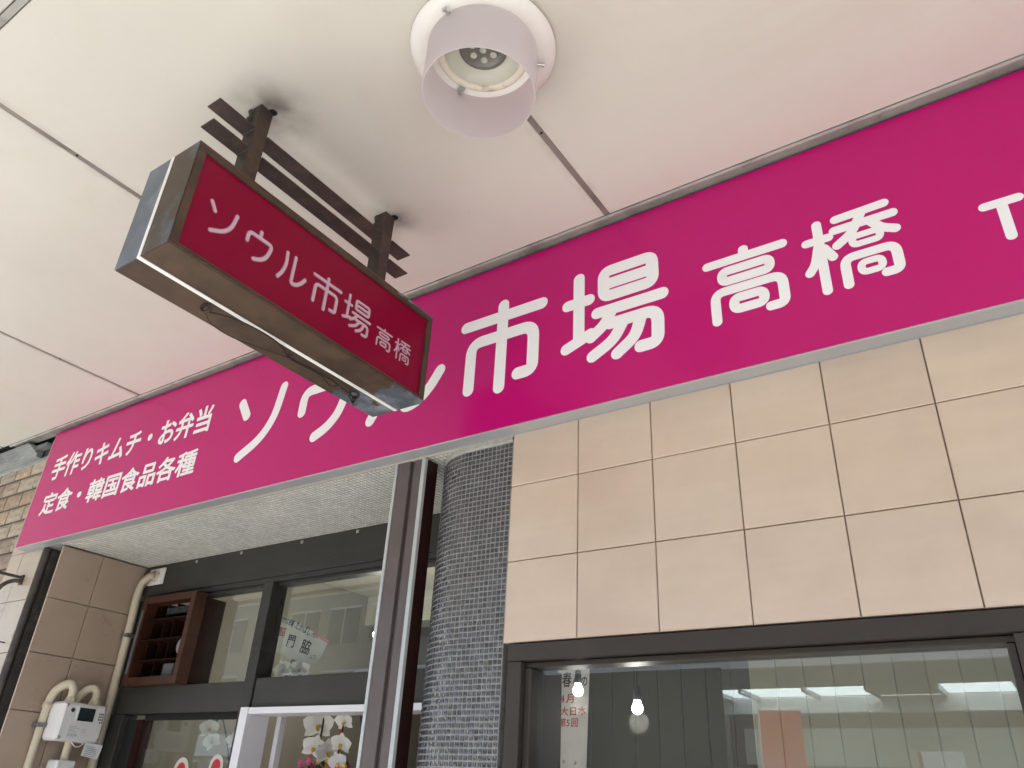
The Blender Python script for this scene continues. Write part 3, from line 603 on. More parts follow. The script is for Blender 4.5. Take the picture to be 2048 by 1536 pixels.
# shutter guides
lg = thing('shutter_guide', (-5.2, 2.40, -1.6), 'dark hollow shutter guide channel between tiled pier and entrance side wall', 'shutter guide')
B().tube([(-5.300, 2.350, -1.6), (-5.300, 2.350, 1.31)], .024, 12).build('front_lip', 'black_iron', lg)
box('channel_side', 'black_iron', lg, -5.320, -5.290, 2.375, 2.56, -1.6, 1.305, bev=.002)
box('channel_back', 'black', lg, -5.288, -5.130, 2.52, 2.56, -1.6, 1.305, bev=.002)
box('channel_lip', 'guide_dark', lg, -5.150, -5.126, 2.40, 2.515, -1.6, 1.305, bev=.002)
mg = thing('shutter_guide', (-2.2, 2.38, -1.6), 'brown grooved shutter guide post with pale edges before the mosaic pier', 'shutter guide')
y0 = 2.335
box('front_strip', 'guide', mg, -2.2607, -2.1894, y0, y0 + .05, -1.6, 1.3105, bev=.002)
box('front_strip', 'guide', mg, -2.1677, -2.1202, y0 + .003, y0 + .05, -1.6, 1.3105, bev=.002)
box('groove', 'guide', mg, -2.1884, -2.1687, y0 + .016, y0 + .05, -1.6, 1.3105, bev=0)
box('edge_strip', 'guide_edge', mg, -2.2765, -2.26075, y0 - .004, y0 + .05, -1.6, 1.3105, bev=.0015)
box('edge_strip', 'guide_edge', mg, -2.1197, -2.0994, y0 - .004, y0 + .014, -1.6, 1.3105, bev=.0015)
box('side_channel', 'guide_dark', mg, -2.1187, -2.1018, y0 + .0145, y0 + .085, -1.6, 1.3105, bev=.001)

# ---- entrance frame at y 2.95
ef = thing('shopfront_glazing', (-3.6, 2.98, -1.6), 'dark grey steel entrance frame with glazed transoms under the white soffit', 'glazing')
box('header', 'iron', ef, -5.10, -1.9, 2.946, 3.05, 1.112, 1.3155, bev=.003)
box('header_lip', 'iron', ef, -5.06, -1.9, 2.955, 3.05, 1.085, 1.111, bev=.002)
box('header_stop', 'iron', ef, -5.06, -1.9, 2.985, 3.05, 1.066, 1.084, bev=.002)
box('transom_rail', 'iron', ef, -5.06, -3.826, 2.956, 3.05, .376, .533, bev=.003)
box('transom_rail', 'iron', ef, -3.734, -1.9, 2.956, 3.05, .392, .546, bev=.003)
box('mullion', 'iron', ef, -3.822, -3.738, 2.946, 3.06, -1.6, 1.084, bev=.003)
box('jamb', 'iron', ef, -5.105, -4.93, 2.950, 3.05, -1.6, .374, bev=.003)
box('jamb_stop', 'black', ef, -4.928, -4.80, 2.985, 3.05, -1.6, .345, bev=.002)
box('glazing_bead', 'wood_in', ef, -4.795, -4.745, 2.975, 3.05, -1.6, .345, bev=.002)
box('jamb', 'iron', ef, -5.10, -4.93, 2.952, 3.05, .535, 1.084, bev=.003)
box('pane', 'glass_dark', ef, -4.93, -3.824, 3.02, 3.026, .536, 1.082, bev=0)
box('pane', 'glass_dark', ef, -3.736, -1.92, 3.02, 3.026, .548, 1.064, bev=0)
box('pane', 'glass_dark', ef, -4.744, -3.824, 3.00, 3.006, -1.5, .372, bev=0)
box('door_top_stop', 'black', ef, -4.744, -3.824, 2.985, 2.998, .340, .374, bev=0)
for x, z in ((-4.55, 1.285), (-4.1, 1.287), (-3.55, 1.285), (-3.1, 1.287)): B().box(x - .010, x + .010, 2.9435, 2.948, z, z + .018, bev=.001).build('paint_flake', 'plaster', ef)
for k in range(9): B().lathe([(.0005, -.003), (.0045, -.002), (.005, 0)], (-4.9 + k * .33, 2.946, 1.25 - .07 * (k % 2)), 8, 'y').build('rivet', 'iron', ef)

# ---- white door casing
wd = thing('white_door_casing', (-3.0, 3.0, -1.6), 'white painted door casing under the dark transom rail', 'door frame')
box('casing_post', 'white_door', wd, -3.772, -3.708, 2.920, 2.944, -1.6, .392, bev=.0015)
box('casing_side', 'white_door', wd, -3.734, -3.709, 2.9445, 3.075, -1.6, .358, bev=.0015)
box('casing_head', 'white_door', wd, -3.707, -1.92, 2.924, 3.07, .358, .3905, bev=.0015)
box('inner_stile', 'white_door', wd, -3.70, -3.665, 3.12, 3.16, -1.6, .37, bev=.002)

# ---- sticker letters on the left door pane
stk = thing('window_sticker', (-4.2, 2.995, -.2), 'red letter sticker outlined in cream on the dark door pane', 'sticker')
def cap(b, p, q, r, y):
    vs, fs = ribbon([Vector(p), Vector(q)], 2 * r); b.add([(v.x, y, v.y) for v in vs], fs)
b = B(); cap(b, (-4.288, .078), (-4.14, -.20), .066, 2.996); cap(b, (-3.980, .103), (-4.03, -.20), .060, 2.9955); b.build('outline', 'sticker_white', stk)
b = B(); cap(b, (-4.288, .078), (-4.14, -.20), .040, 2.995); cap(b, (-3.980, .103), (-4.03, -.20), .037, 2.9945); b.build('letter_stroke', 'sticker_red', stk)

# ---- greeting card, orchids and flowers inside the entrance
cd = thing('greeting_card', (-3.78, 3.25, .6), 'white fan shaped opening-congratulation card with brush writing behind the transom', 'card')
CA = [(-4.06, .965), (-3.80, .905), (-3.60, .815), (-3.525, .785), (-3.560, .715), (-3.612, .650), (-3.82, .700), (-4.06, .760)]
b = B().prism(CA, 'y', 3.25, 3.2525); b.build('sheet', 'paper', cd)
def oncard(x0, z0, x1, z1, h):
    a = Vector((x0, z0)); d = Vector((x1, z1)) - a; n = Vector((-d.y, d.x)).normalized() * h
    return lambda u, v, l: ((a + d * u + n * v).x, 3.2490 - l, (a + d * u + n * v).y)
typeset('ソウル市場', oncard(-3.985, .925, -3.86, .885, .040), 'letter', 'ink', cd, .02, .2)
typeset('たかばし', oncard(-3.845, .878, -3.695, .820, .050), 'letter', 'ink', cd, .01, .2)
typeset('さんへ', oncard(-3.685, .822, -3.625, .797, .024), 'letter', 'ink', cd, .02, .2)
typeset('開店', oncard(-3.995, .845, -3.915, .832, .056), 'letter', 'ink_red', cd, .01)
typeset('門', oncard(-3.895, .775, -3.815, .760, .075), 'letter', 'ink', cd, .012)
typeset('脇', oncard(-3.765, .735, -3.675, .712, .080), 'letter', 'ink', cd, .012)
typeset('より', oncard(-3.665, .692, -3.61, .680, .030), 'letter', 'ink', cd)
b = B(); 
for k in range(7): 
    x, z = -3.665 + k * .021, .850 - k * .0095 - .004; b.add([(x, 3.2487, z), (x + .02, 3.2487, z - .010), (x + .018, 3.2487, z - .026), (x + .004, 3.2487, z - .018)], [(0, 1, 2, 3)])
b.build('corner_print', 'ink_pink', cd)

def petal(b, c, dirv, nrm, ln, wd_, cup=.15):
    d = Vector(dirv).normalized(); n = Vector(nrm).normalized(); s = d.cross(n).normalized(); vs = []; U, V = 6, 5
    for i in range(U + 1):
        t = i / U; half = wd_ * .5 * math.sin(math.pi * min(1, .12 + .88 * t) ** .8) ** .7 if t < 1 else 0.0015
        for j in range(V):
            e = -1 + 2 * j / (V - 1); vs.append(Vector(c) + d * ln * t + s * half * e + n * (cup * ln * (t * t * .6 - .25 * e * e * t) + random.uniform(-.0006, .0006)))
    fs = [(i * V + j, i * V + j + 1, (i + 1) * V + j + 1, (i + 1) * V + j) for i in range(U) for j in range(V - 1)]
    b.add(vs, fs, True)
def orchid_flower(parent, c, face, size, roll=0.0):
    n = Vector(face).normalized(); up = Vector((0, 0, 1)); r = n.cross(up).normalized(); u = r.cross(n).normalized()
    def D(a): a = R(a) + roll; return u * math.cos(a) + r * math.sin(a)
    b = B()
    for a in (0, 128, -128): petal(b, Vector(c) - n * .002, D(a), n, size * .52, size * .36)
    for a in (72, -72): petal(b, Vector(c) + n * .002, D(a), n, size * .54, size * .62)
    f = b.build('flower', 'petal', parent)
    l = B(); petal(l, Vector(c) + n * .006, D(180) + n * .6, n, size * .2, size * .16, .5); petal(l, Vector(c) + n * .008, D(150) + n * .9, n, size * .12, size * .1, .4); petal(l, Vector(c) + n * .008, D(210) + n * .9, n, size * .12, size * .1, .4)
    l.build('lip', 'lip', f); return f
def orchid(base, path, flowers, label):
    t = thing('orchid_plant', base, label, 'orchid', 'gift orchids inside the entrance')
    B().tube(smooth_path(path), .005, 8).build('stem', 'stem', t)
    for c, f, s_, r_ in flowers: orchid_flower(t, c, f, s_, r_)
    bx, by, bz = base
    B().lathe([(.0005, 0), (.09, 0), (.11, .18), (.10, .18), (.09, .165), (.0005, .165)], (bx, by, bz), 24).build('pot', 'pot', t)
    for k in range(5):
        a = k * 1.26 + .3; lb = B(); petal(lb, (bx, by, bz + .16), (math.cos(a), math.sin(a), .55), (-.5 * math.cos(a), -.5 * math.sin(a), .8), .26, .075, -.5); lb.build('leaf', 'leaf', t)
    return t
st = thing('display_stand', (-3.55, 3.42, -1.6), 'dark low display stand carrying the gift flowers', 'stand')
box('top', 'wood_in', st, -4.45, -2.95, 3.16, 3.66, -.42, -.38); 
for x in (-4.42, -2.98):
    for y in (3.19, 3.63): box('leg', 'wood_in', st, x - .02, x + .02, y - .02, y + .02, -1.6, -.42)
FC = Vector((.72, -.65, -.2))
orchid((-3.62, 3.45, -.38), [(-3.64, 3.45, -.2), (-3.66, 3.38, .10), (-3.63, 3.32, .40), (-3.55, 3.28, .52), (-3.47, 3.25, .42), (-3.47, 3.25, .2)],
       [((-3.485, 3.235, .330), FC, .165, .05), ((-3.490, 3.235, .218), FC + Vector((-.2, 0, 0)), .135, -.25), ((-3.400, 3.250, .198), (.95, -.25, -.3), .140, .2)],
       'white orchid with large open blooms behind the white casing')
orchid((-3.22, 3.50, -.38), [(-3.26, 3.50, -.2), (-3.28, 3.40, .2), (-3.30, 3.32, .52), (-3.32, 3.28, .50), (-3.33, 3.26, .16)],
       [((-3.315, 3.26, .350), (.2, -.9, -.5), .11, .1), ((-3.315, 3.26, .240), (.3, -.9, -.5), .12, -.2), ((-3.320, 3.26, .150), (.3, -.8, -.3), .11, .3)],
       'white orchid with narrow drooping blooms beside the brown guide post')
orchid((-4.02, 3.46, -.38), [(-4.04, 3.46, -.2), (-3.99, 3.40, .25), (-3.93, 3.33, .60), (-3.85, 3.29, .70), (-3.76, 3.27, .62)],
       [((-3.745, 3.26, .640), (.6, -.7, -.2), .12, .1), ((-3.90, 3.27, .640), (.3, -.9, -.2), .12, .4), ((-4.00, 3.28, .610), (.5, -.8, -.2), .11, -.3)],
       'tall white orchid whose blooms rise into the transom under the card')
orchid((-4.36, 3.44, -.38), [(-4.38, 3.44, -.2), (-4.36, 3.38, .1), (-4.40, 3.30, .36), (-4.45, 3.27, .36)],  # plant added to stand in for blooms mirrored in the left door pane
       [((-4.47, 3.26, .320), (.6, -.7, -.2), .12, .1), ((-4.42, 3.26, .250), (.5, -.8, -.2), .11, .5), ((-4.22, 3.27, .255), (.5, -.8, -.2), .10, .2)],
       'white orchid added in place of the reflection in the dark left door pane')
bq = thing('flower_bouquet', (-3.48, 3.33, -.38), 'bouquet of small pink and yellow flowers in crimson wrapping', 'bouquet')
wr = B(); n_ = 36; vs = []
for i, (rr, zz) in enumerate(((.05, -.38), (.07, -.1), (.17, .11))):
    for k in range(n_):
        a = 2 * math.pi * k / n_; q = rr * (1 + .07 * math.sin(a * 9 + i)); vs.append((-3.46 + q * math.cos(a) * 1.25, 3.36 + q * math.sin(a) * .75, zz + (.025 * math.sin(a * 5) if i == 2 else 0)))
wr.add(vs, [(i * n_ + k, i * n_ + (k + 1) % n_, (i + 1) * n_ + (k + 1) % n_, (i + 1) * n_ + k) for i in range(2) for k in range(n_)], True).build('wrapping', 'wrap', bq)
for k in range(15):
    x = -3.60 + .30 * (k / 14) + random.uniform(-.015, .015); c = Vector((x, 3.26 + random.uniform(0, .1), .135 + random.uniform(-.02, .055)))
    fb = B(); mname = 'pinkfl' if (k < 4 or k in (9, 11, 13)) else 'yelfl'
    for j in range(6):
        a = 2 * math.pi * j / 6 + k; petal(fb, c, (math.cos(a), -.35, math.sin(a)), (0, -1, 0), .026, .018, .2)
    fb.build('blossom', mname, bq)
lf_ = B()
for k in range(26):
    c = Vector((-3.62 + random.uniform(0, .36), 3.28 + random.uniform(0, .1), .08 + random.uniform(0, .07))); a = random.uniform(0, 6.28)
    petal(lf_, c, (math.cos(a), -.3, abs(math.sin(a))), (0, -1, .2), .06, .022, .3)
lf_.build('foliage', 'leaf', bq, kind='stuff')
rb = thing('gift_ribbon', (-3.52, 3.30, .1), 'narrow red ribbon hanging behind the white orchid blooms', 'ribbon')
b = B()
for p, q in (((-3.585, .40), (-3.575, .335)), ((-3.385, .36), (-3.372, .255))):
    b.add([(p[0] - .006, 3.30, p[1]), (p[0] + .006, 3.30, p[1]), (q[0] + .006, 3.30, q[1]), (q[0] - .006, 3.30, q[1])] + [(p[0] - .006, 3.302, p[1]), (p[0] + .006, 3.302, p[1]), (q[0] + .006, 3.302, q[1]), (q[0] - .006, 3.302, q[1])], [(3, 2, 1, 0), (4, 5, 6, 7), (0, 1, 5, 4), (2, 3, 7, 6)])
b.build('strip', 'ribbon', rb)
pendant(-3.14 * 4.2 / 3.25, 4.2, .795 * 4.2 / 3.25, 'lit bulb glowing beside the brown guide post behind the transom', 6, .035)
b = B().box(-3.0, -2.2, 4.55, 4.62, 1.55, 1.585, bev=.004)
b.build('ceiling_fixture', 'ink_grey', label='slim dark lamp housing fixed to the shop ceiling behind the transom', cat='ceiling lamp')

# ---- wooden louvre box on the frame
wb = thing('wooden_vent_box', (-4.62, 2.9, .52), 'red-brown wooden box with open shelves fixed over the left transom', 'box')
X0, X1, Y0, Y1, Z0, Z1 = -4.895, -4.343, 2.862, 2.944, .525, 1.068
box('side_board', 'wood', wb, X0, X0 + .045, Y0, Y1, Z0, Z1, bev=.002); box('side_board', 'wood', wb, X1 - .045, X1, Y0, Y1 + .0, Z0, Z1, bev=.002)
box('top_board', 'wood', wb, X0 + .046, X1 - .046, Y0 + .001, Y1, Z1 - .042, Z1 - .001, bev=.002); box('bottom_board', 'wood', wb, X0 + .046, X1 - .046, Y0 + .001, Y1, Z0 + .001, Z0 + .05, bev=.002)
box('back_board', 'wood_in', wb, X0 + .046, X1 - .046, Y1 + .16, Y1 + .17, Z0 + .02, Z1 - .02, bev=0)
box('inner_side', 'wood_in', wb, X0 + .020, X0 + .044, Y1 + .001, Y1 + .16, Z0 + .02, Z1 - .02, bev=0); box('inner_side', 'wood_in', wb, X1 - .044, X1 - .020, Y1 + .001, Y1 + .16, Z0 + .02, Z1 - .02, bev=0)
for k in range(3): box('shelf', 'wood_in', wb, X0 + .047, X1 - .047, Y0 + .018, Y1 + .155, Z0 + .145 + k * .125, Z0 + .152 + k * .125, bev=.001)
for k in range(2): box('divider', 'wood_in', wb, X0 + .19 + k * .10, X0 + .196 + k * .10, Y1 - .02, Y1 + .155, Z0 + .052, Z1 - .045, bev=0)
b = B()
for rr in (.045, .034, .022): b.tube([(X1 - .10 + rr * math.cos(a), Y1 - .03, Z0 + .225 + rr * math.sin(a)) for a in [2 * math.pi * k / 24 for k in range(24)]], .0035, 6, closed=True)
b.build('fan_guard', 'ink_grey', wb)
B().box(X1 - .24, X1 - .14, Y1 - .03, Y1 + .02, Z0 + .052, Z0 + .13, bev=.004).build('grey_packet', 'strap_dark', wb)
B().box(X1 - .11, X1 - .07, Y1 - .02, Y1 + .02, Z0 + .305, Z0 + .385, bev=.004).build('glass_jar', 'lcd', wb)
B().box(X0 + .20, X1 - .06, Y1 - .03, Y1 + .03, Z0 + .43, Z0 + .475, bev=.004).build('dark_tray', 'lcd', wb)
B().box(X0 + .010, X0 + .03, Y0 - .004, Y0 - .0005, Z0 + .07, Z1 - .08, bev=.001).build('clear_strip', 'strap', wb)

# ---- conduit
cdt = thing('flexible_conduit', (-5.06, 2.9, -1.6), 'cream corrugated conduit hose running down the corner from a white plate', 'conduit')
path = smooth_path([(-4.945, 2.925, 1.232), (-4.985, 2.905, 1.225), (-5.035, 2.895, 1.175), (-5.052, 2.897, 1.08), (-5.052, 2.905, .9), (-5.055, 2.912, .5), (-5.055, 2.912, 0), (-5.055, 2.912, -1.6)], 60)
fine = [path[0]]; acc = 0.0
for a, c in zip(path[:-1], path[1:]):
    d = (c - a).length; k = max(1, int(d / .0045))
    for j in range(1, k + 1): fine.append(a + (c - a) * j / k)
B().tube(fine, [.0255 + (.002 if (i // 1) % 2 else 0) for i in range(len(fine))], 14).build('hose', 'pvc', cdt)
B().box(-5.035, -4.865, 2.930, 2.9445, 1.178, 1.288, bev=.004).build('cover_plate', 'meter', cdt)
B().lathe([(.033, -.022), (.036, -.018), (.036, 0)], (-4.945, 2.930, 1.232), 20, 'y').build('collar', 'pvc', cdt)
b = B()
for x, z in ((-5.02, 1.192), (-4.88, 1.192), (-4.88, 1.274)): b.lathe([(.0004, -.003), (.005, -.002), (.006, 0)], (x, 2.930, z), 10, 'y')
b.build('screw', 'screw', cdt)
B().box(-5.084, -5.022, 2.880, 2.944, .835, .862, bev=.004).build('clamp', 'strap', cdt)

# ---- gas meter with its pipes
gm = thing('gas_meter', (-4.98, 2.69, .19), 'white gas meter with dark display on cream pipes by the entrance', 'gas meter')
mx0, mx1, my0, my1, mz0, mz1 = -5.06, -4.905, 2.555, 2.83, .195, .405
B().box(mx0, mx1 - .012, my0, my1, mz0, mz1, bev=.014).build('body', 'meter', gm)
fc = B().box(mx1 - .0115, mx1, my0 + .010, my1 - .010, mz0 + .01, mz1 - .008, bev=.006).build('front_cover', 'meter', gm)
B().box(mx1 + .0005, mx1 + .005, 2.642, 2.760, .298, .388, bev=.003).build('display_frame', 'meter', gm)
dsp = B().box(mx1 + .0055, mx1 + .0068, 2.652, 2.750, .308, .380, bev=.0005).build('display', 'lcd', gm)
B().box(mx1 + .0005, mx1 + .0018, 2.775, 2.815, .300, .368, bev=.0003).build('sticker', 'sticker', gm)
B().box(mx1 + .0005, mx1 + .0018, 2.612, 2.735, .212, .285, bev=.0003).build('rating_plate', 'sticker', gm)
def on_x(y0_, y1_, z0_, z1_, x): return lambda u, v: (x, y0_ + (y1_ - y0_) * u, z0_ + (z1_ - z0_) * v)
b = B()
def mark(y0_, y1_, z0_, z1_): b.add([(mx1 + .0022, y0_, z0_), (mx1 + .0022, y1_, z0_), (mx1 + .0022, y1_, z1_), (mx1 + .0022, y0_, z1_)], [(0, 1, 2, 3)])
for k in range(16): mark(2.622 + k * .0037, 2.622 + k * .0037 + random.choice((.001, .002)), .222, .238)
for k in range(4): mark(2.622, 2.622 + random.uniform(.03, .07), .248 + k * .009, .250 + k * .009)
for k in range(3): mark(2.70, 2.726, .248 + k * .008, .2495 + k * .008)
b.build('plate_print', 'ink_grey', gm)
b = B()
for r_ in range(4):
    for c_ in range(3):
        if random.random() < .8: mark(2.780 + c_ * .0115, 2.788 + c_ * .0115, .306 + r_ * .015, .315 + r_ * .015)
b.build('sticker_print', 'ink', gm)
B().lathe([(.0005, .004), (.010, .004), (.012, 0)], (mx1, 2.615, .362), 16, 'x').build('sensor', 'ink', gm)
b = B()
for y, z in ((my0 + .02, mz1 - .018), (my0 + .02, mz0 + .018), (my1 - .02, mz1 - .018), (my1 - .02, mz0 + .018)): b.lathe([(.0005, .004), (.007, .004), (.009, 0)], (mx1 + .0002, y, z), 12, 'x')
b.build('screw', 'screw', gm)
def gas_pipe(pth, r, name='pipe'): return B().tube(smooth_path(pth, 10), r, 14).build(name, 'pvc', gm)
for yy in (2.625, 2.775):
    B().lathe([(.034, 0), (.036, .004), (.036, .016), (.030, .018), (.030, .030), (.025, .034)], (-4.985, yy, mz1), 8, smooth=False).build('nut', 'pvc', gm)
gas_pipe([(-4.985, 2.625, .43), (-4.985, 2.623, .475), (-4.99, 2.605, .505), (-5.01, 2.575, .498), (-5.04, 2.548, .462), (-5.056, 2.536, .41)], .0245, 'elbow')
gas_pipe([(-5.056, 2.536, .412), (-5.06, 2.533, .1), (-5.06, 2.533, -1.6)], .022)
B().lathe([(.0225, 0), (.028, .002), (.028, .030), (.0225, .032)], (-5.058, 2.535, .365), 16).build('collar', 'pvc', gm)
gas_pipe([(-4.985, 2.775, .43), (-4.985, 2.773, .470), (-4.99, 2.755, .498), (-5.015, 2.722, .488), (-5.045, 2.70, .44), (-5.055, 2.695, .38)], .0235, 'elbow')
B().box(-5.096, -5.03, 2.500, 2.566, .262, .286, bev=.003).build('strap', 'strap', gm)
B().tube([(-4.985, 2.69, .205), (-4.985, 2.69, .10)], .022, 14).build('drain_pipe', 'pvc', gm)
B().box(-5.05, -4.94, 2.63, 2.745, -.02, .098, bev=.008).build('junction_box', 'meter', gm)
B().tube(smooth_path([(-4.93, 2.67, .20), (-4.92, 2.69, .176), (-4.92, 2.72, .172), (-4.925, 2.745, .192)]), .0028, 6).build('cable', 'white_metal', gm)
B().add([(-4.915, 2.745, .128), (-4.905, 2.845, .112), (-4.912, 2.862, .190), (-4.920, 2.755, .200)] + [(-4.917, 2.745, .128), (-4.907, 2.845, .112), (-4.914, 2.862, .190), (-4.922, 2.755, .200)], [(0, 1, 2, 3), (7, 6, 5, 4), (0, 4, 5, 1), (1, 5, 6, 2), (2, 6, 7, 3), (3, 7, 4, 0)]).build('paper_tag', 'sticker', gm)
b = B()
for k in range(6): b.add([(-4.9112 - .001 * 0 - k * .0008, 2.757 + .001 * k, .130 + k * .010), (-4.9062 - k * .0008 + .0005, 2.80 + random.uniform(0, .04), .124 + k * .010), (-4.9062 - k * .0008 + .0005, 2.80 + random.uniform(0, .04), .126 + k * .010), (-4.9112 - k * .0008, 2.757 + .001 * k, .132 + k * .010)], [(0, 1, 2, 3)])
b.build('tag_print', 'ink_grey', gm)

# ================================================================== LEFT NEIGHBOUR
bw = thing('brick_wall', (-6.9, 2.45, -1.6), 'neighbouring wall of rough tan and grey bricks with dark joints', 'wall')
box('mortar', 'mortar', bw, -9.5, -5.76, 2.372, 2.62, -1.6, 2.17, bev=0)
def rough_brick(wx, hz, m, seed):
    rnd = random.Random(seed); bm = bmesh.new(); vs = []; U, V = 7, 4
    for i in range(U + 1):
        row = []
        for j in range(V + 1):
            e = i in (0, U) or j in (0, V)
            row.append(bm.verts.new((-wx / 2 + wx * i / U + (0 if e else rnd.uniform(-.004, .004)), (-.010 if e else -.019 + rnd.uniform(-.006, .004)), -hz / 2 + hz * j / V)))
        vs.append(row)
    for i in range(U):
        for j in range(V): bm.faces.new((vs[i][j], vs[i + 1][j], vs[i + 1][j + 1], vs[i][j + 1]))
    bd = [vs[i][0] for i in range(U + 1)] + [vs[U][j] for j in range(1, V + 1)] + [vs[i][V] for i in range(U - 1, -1, -1)] + [vs[0][j] for j in range(V - 1, 0, -1)]
    bk = [bm.verts.new((v.co.x, 0, v.co.z)) for v in bd]
    for i in range(len(bd)): bm.faces.new((bd[i - 1], bk[i - 1], bk[i], bd[i]))
    bmesh.ops.recalc_face_normals(bm, faces=bm.faces[:])
    me = bpy.data.meshes.new('brick'); bm.to_mesh(me); bm.free(); me.materials.append(M[m]); return me
BL, BH = .232, .118
bk = [rough_brick(BL - .016, BH - .018, m, s_) for s_, m in enumerate(('brick_a', 'brick_b', 'brick_c', 'brick_a', 'brick_b', 'brick_c'))]
hk = [rough_brick(BL / 2 - .016, BH - .018, m, 20 + s_) for s_, m in enumerate(('brick_a', 'brick_b', 'brick_c'))]
for r_ in range(17):
    z = 2.005 - r_ * BH; off = BL / 2 if r_ % 2 else 0
    if off: piece('brick', random.choice(hk), (-5.765 - BL / 4, 2.373, z), bw)
    for c_ in range(8): piece('brick', random.choice(bk), (-5.765 - off - (c_ + .5) * BL, 2.373, z), bw)
fl = thing('metal_flashing', (-7, 2.3, 2.05), 'grey ribbed metal flashing between brick wall and ceiling', 'flashing')
prof = [(2.36, 2.068), (2.318, 2.068), (2.318, 2.098), (2.300, 2.100), (2.300, 2.112), (2.282, 2.114), (2.282, 2.124), (2.262, 2.126), (2.262, 2.136), (2.240, 2.138), (2.240, 2.146), (2.36, 2.150)]
B().prism(prof, 'x', -9.2, -5.90).build('profile', 'steel', fl)
B().box(-9.2, -5.78, 2.350, 2.371, 2.03, 2.067, bev=.002).build('base_strip', 'steel', fl)
rb_ = B()
for k in range(12): rb_.box(-5.898 + .012 * k, -5.891 + .012 * k, 2.30, 2.35, 2.118 + .003 * (k % 2), 2.150, bev=.001)
rb_.build('rib', 'steel', fl)
B().box(-6.12, -6.08, 2.30, 2.33, 2.152, 2.185, bev=.003).build('bracket_block', 'joint', fl)
ib = thing('iron_bracket', (-5.46, 2.33, 1.1), 'weathered dark iron bracket arm sticking out of the beige pier', 'bracket')
B().box(-5.475, -5.450, 2.02, 2.331, 1.125, 1.140, bev=.002).build('arm', 'black_iron', ib)
B().tube(smooth_path([(-5.462, 2.325, 1.108), (-5.462, 2.285, 1.104), (-5.465, 2.235, 1.07), (-5.47, 2.20, 1.0), (-5.47, 2.17, .9)]), .013, 10).build('brace', 'black_iron', ib)
B().box(-5.482, -5.442, 2.322, 2.3315, 1.085, 1.150, bev=.002).build('wall_plate', 'black_iron', ib)

# ================================================================== LONG MAGENTA SIGN
SY = 2.26
sg = thing('fascia_sign', (-2.0, 2.30, 1.32), 'long magenta shop sign with white rounded Japanese lettering above the tiles', 'sign')
sx0, sx1, sz0, sz1 = -5.553, 2.45, 1.3215, 2.152
box('panel', 'magenta', sg, sx0 + .0015, sx1, SY, SY + .012, sz0 + .002, sz1, bev=.0008)
box('bottom_edge', 'alu', sg, sx0 + .001, sx1, SY + .0005, SY + .066, sz0 - .0045, sz0 + .0015, bev=.0008)
box('back_lip', 'alu', sg, sx0 + .002, sx1, SY + .0665, SY + .0695, sz0 - .007, sz0 + .004, bev=0)
box('end_edge', 'alu', sg, sx0 - .002, sx0 + .0008, SY + .0005, SY + .066, sz0 - .002, sz1 + .004, bev=.0006)
box('top_edge', 'alu', sg, sx0 + .001, sx1, SY + .0125, SY + .066, sz1 - .004, sz1 + .0005, bev=.0006)
onsign = lambda x, z, d: (x, SY - d, z)
for k_ in ('so', 'u', 'ru', 'shi', 'ba', 'taka', 'hashi', 'T'): glyph(k_, onsign, .0006, 1.0).build('letter', 'white_vinyl', sg)
def on_front(x0, x1, z0, z1): return lambda u, v, l: (x0 + (x1 - x0) * u, SY - .0007 - l, z0 + (z1 - z0) * v)
typeset('手作りキムチ・お弁当', on_front(-5.420, -3.675, 1.768, 1.938), 'letter', 'white_vinyl', sg, .026)
typeset('定食・韓国食品各種', on_front(-5.390, -3.730, 1.517, 1.668), 'letter', 'white_vinyl', sg, .024)

# ================================================================== HANGING SIGN
HX1, HX0, HY0, HY1, HZ0, HZ1 = -1.82, -2.085, .842, 1.972, 1.345, 1.742
hs = thing('hanging_sign', (-1.955, 1.4, HZ0), 'rusty brown hanging box sign with dark red face and pale pink lettering', 'sign')
SX = -1.960
for nm, a, c in (('shell', HX0 + .0, SX - .0085), ('shell', SX + .0085, HX1)):
    # each half shell: bottom plate, with its ends fitted on
    B().box(a, c, HY0 + .004, HY1 - .004, HZ0, HZ0 + .012, bev=.0015).build('bottom_plate', 'rust', hs)
    B().box(a, c, HY0 + .004, HY1 - .004, HZ1 - .012, HZ1, bev=.0015).build('top_plate', 'rust', hs)
B().box(SX + .0085, HX1, HY0, HY0 + .0035, HZ0 + .001, HZ1 - .0005, bev=.001).build('end_plate', 'endplate', hs)
B().box(HX0, SX - .0085, HY0, HY0 + .0035, HZ0 + .001, HZ1 - .0005, bev=.001).build('end_plate', 'endplate_blue', hs)
B().box(HX0, HX1, HY1 - .0035, HY1, HZ0 + .001, HZ1 - .0005, bev=.001).build('end_plate', 'rust_plain', hs)
B().box(SX - .0082, SX + .0082, HY0 - .0008, HY1 - .002, HZ0 - .0008, HZ1 - .003, bev=0).build('light_strip', 'slot', hs)
B().box(HX0 + .03, HX1 - .03, HY0 + .05, HY1 - .05, HZ1 + .0005, HZ1 + .010, bev=.002).build('cover_lid', 'rust_bar', hs)
FW = .030
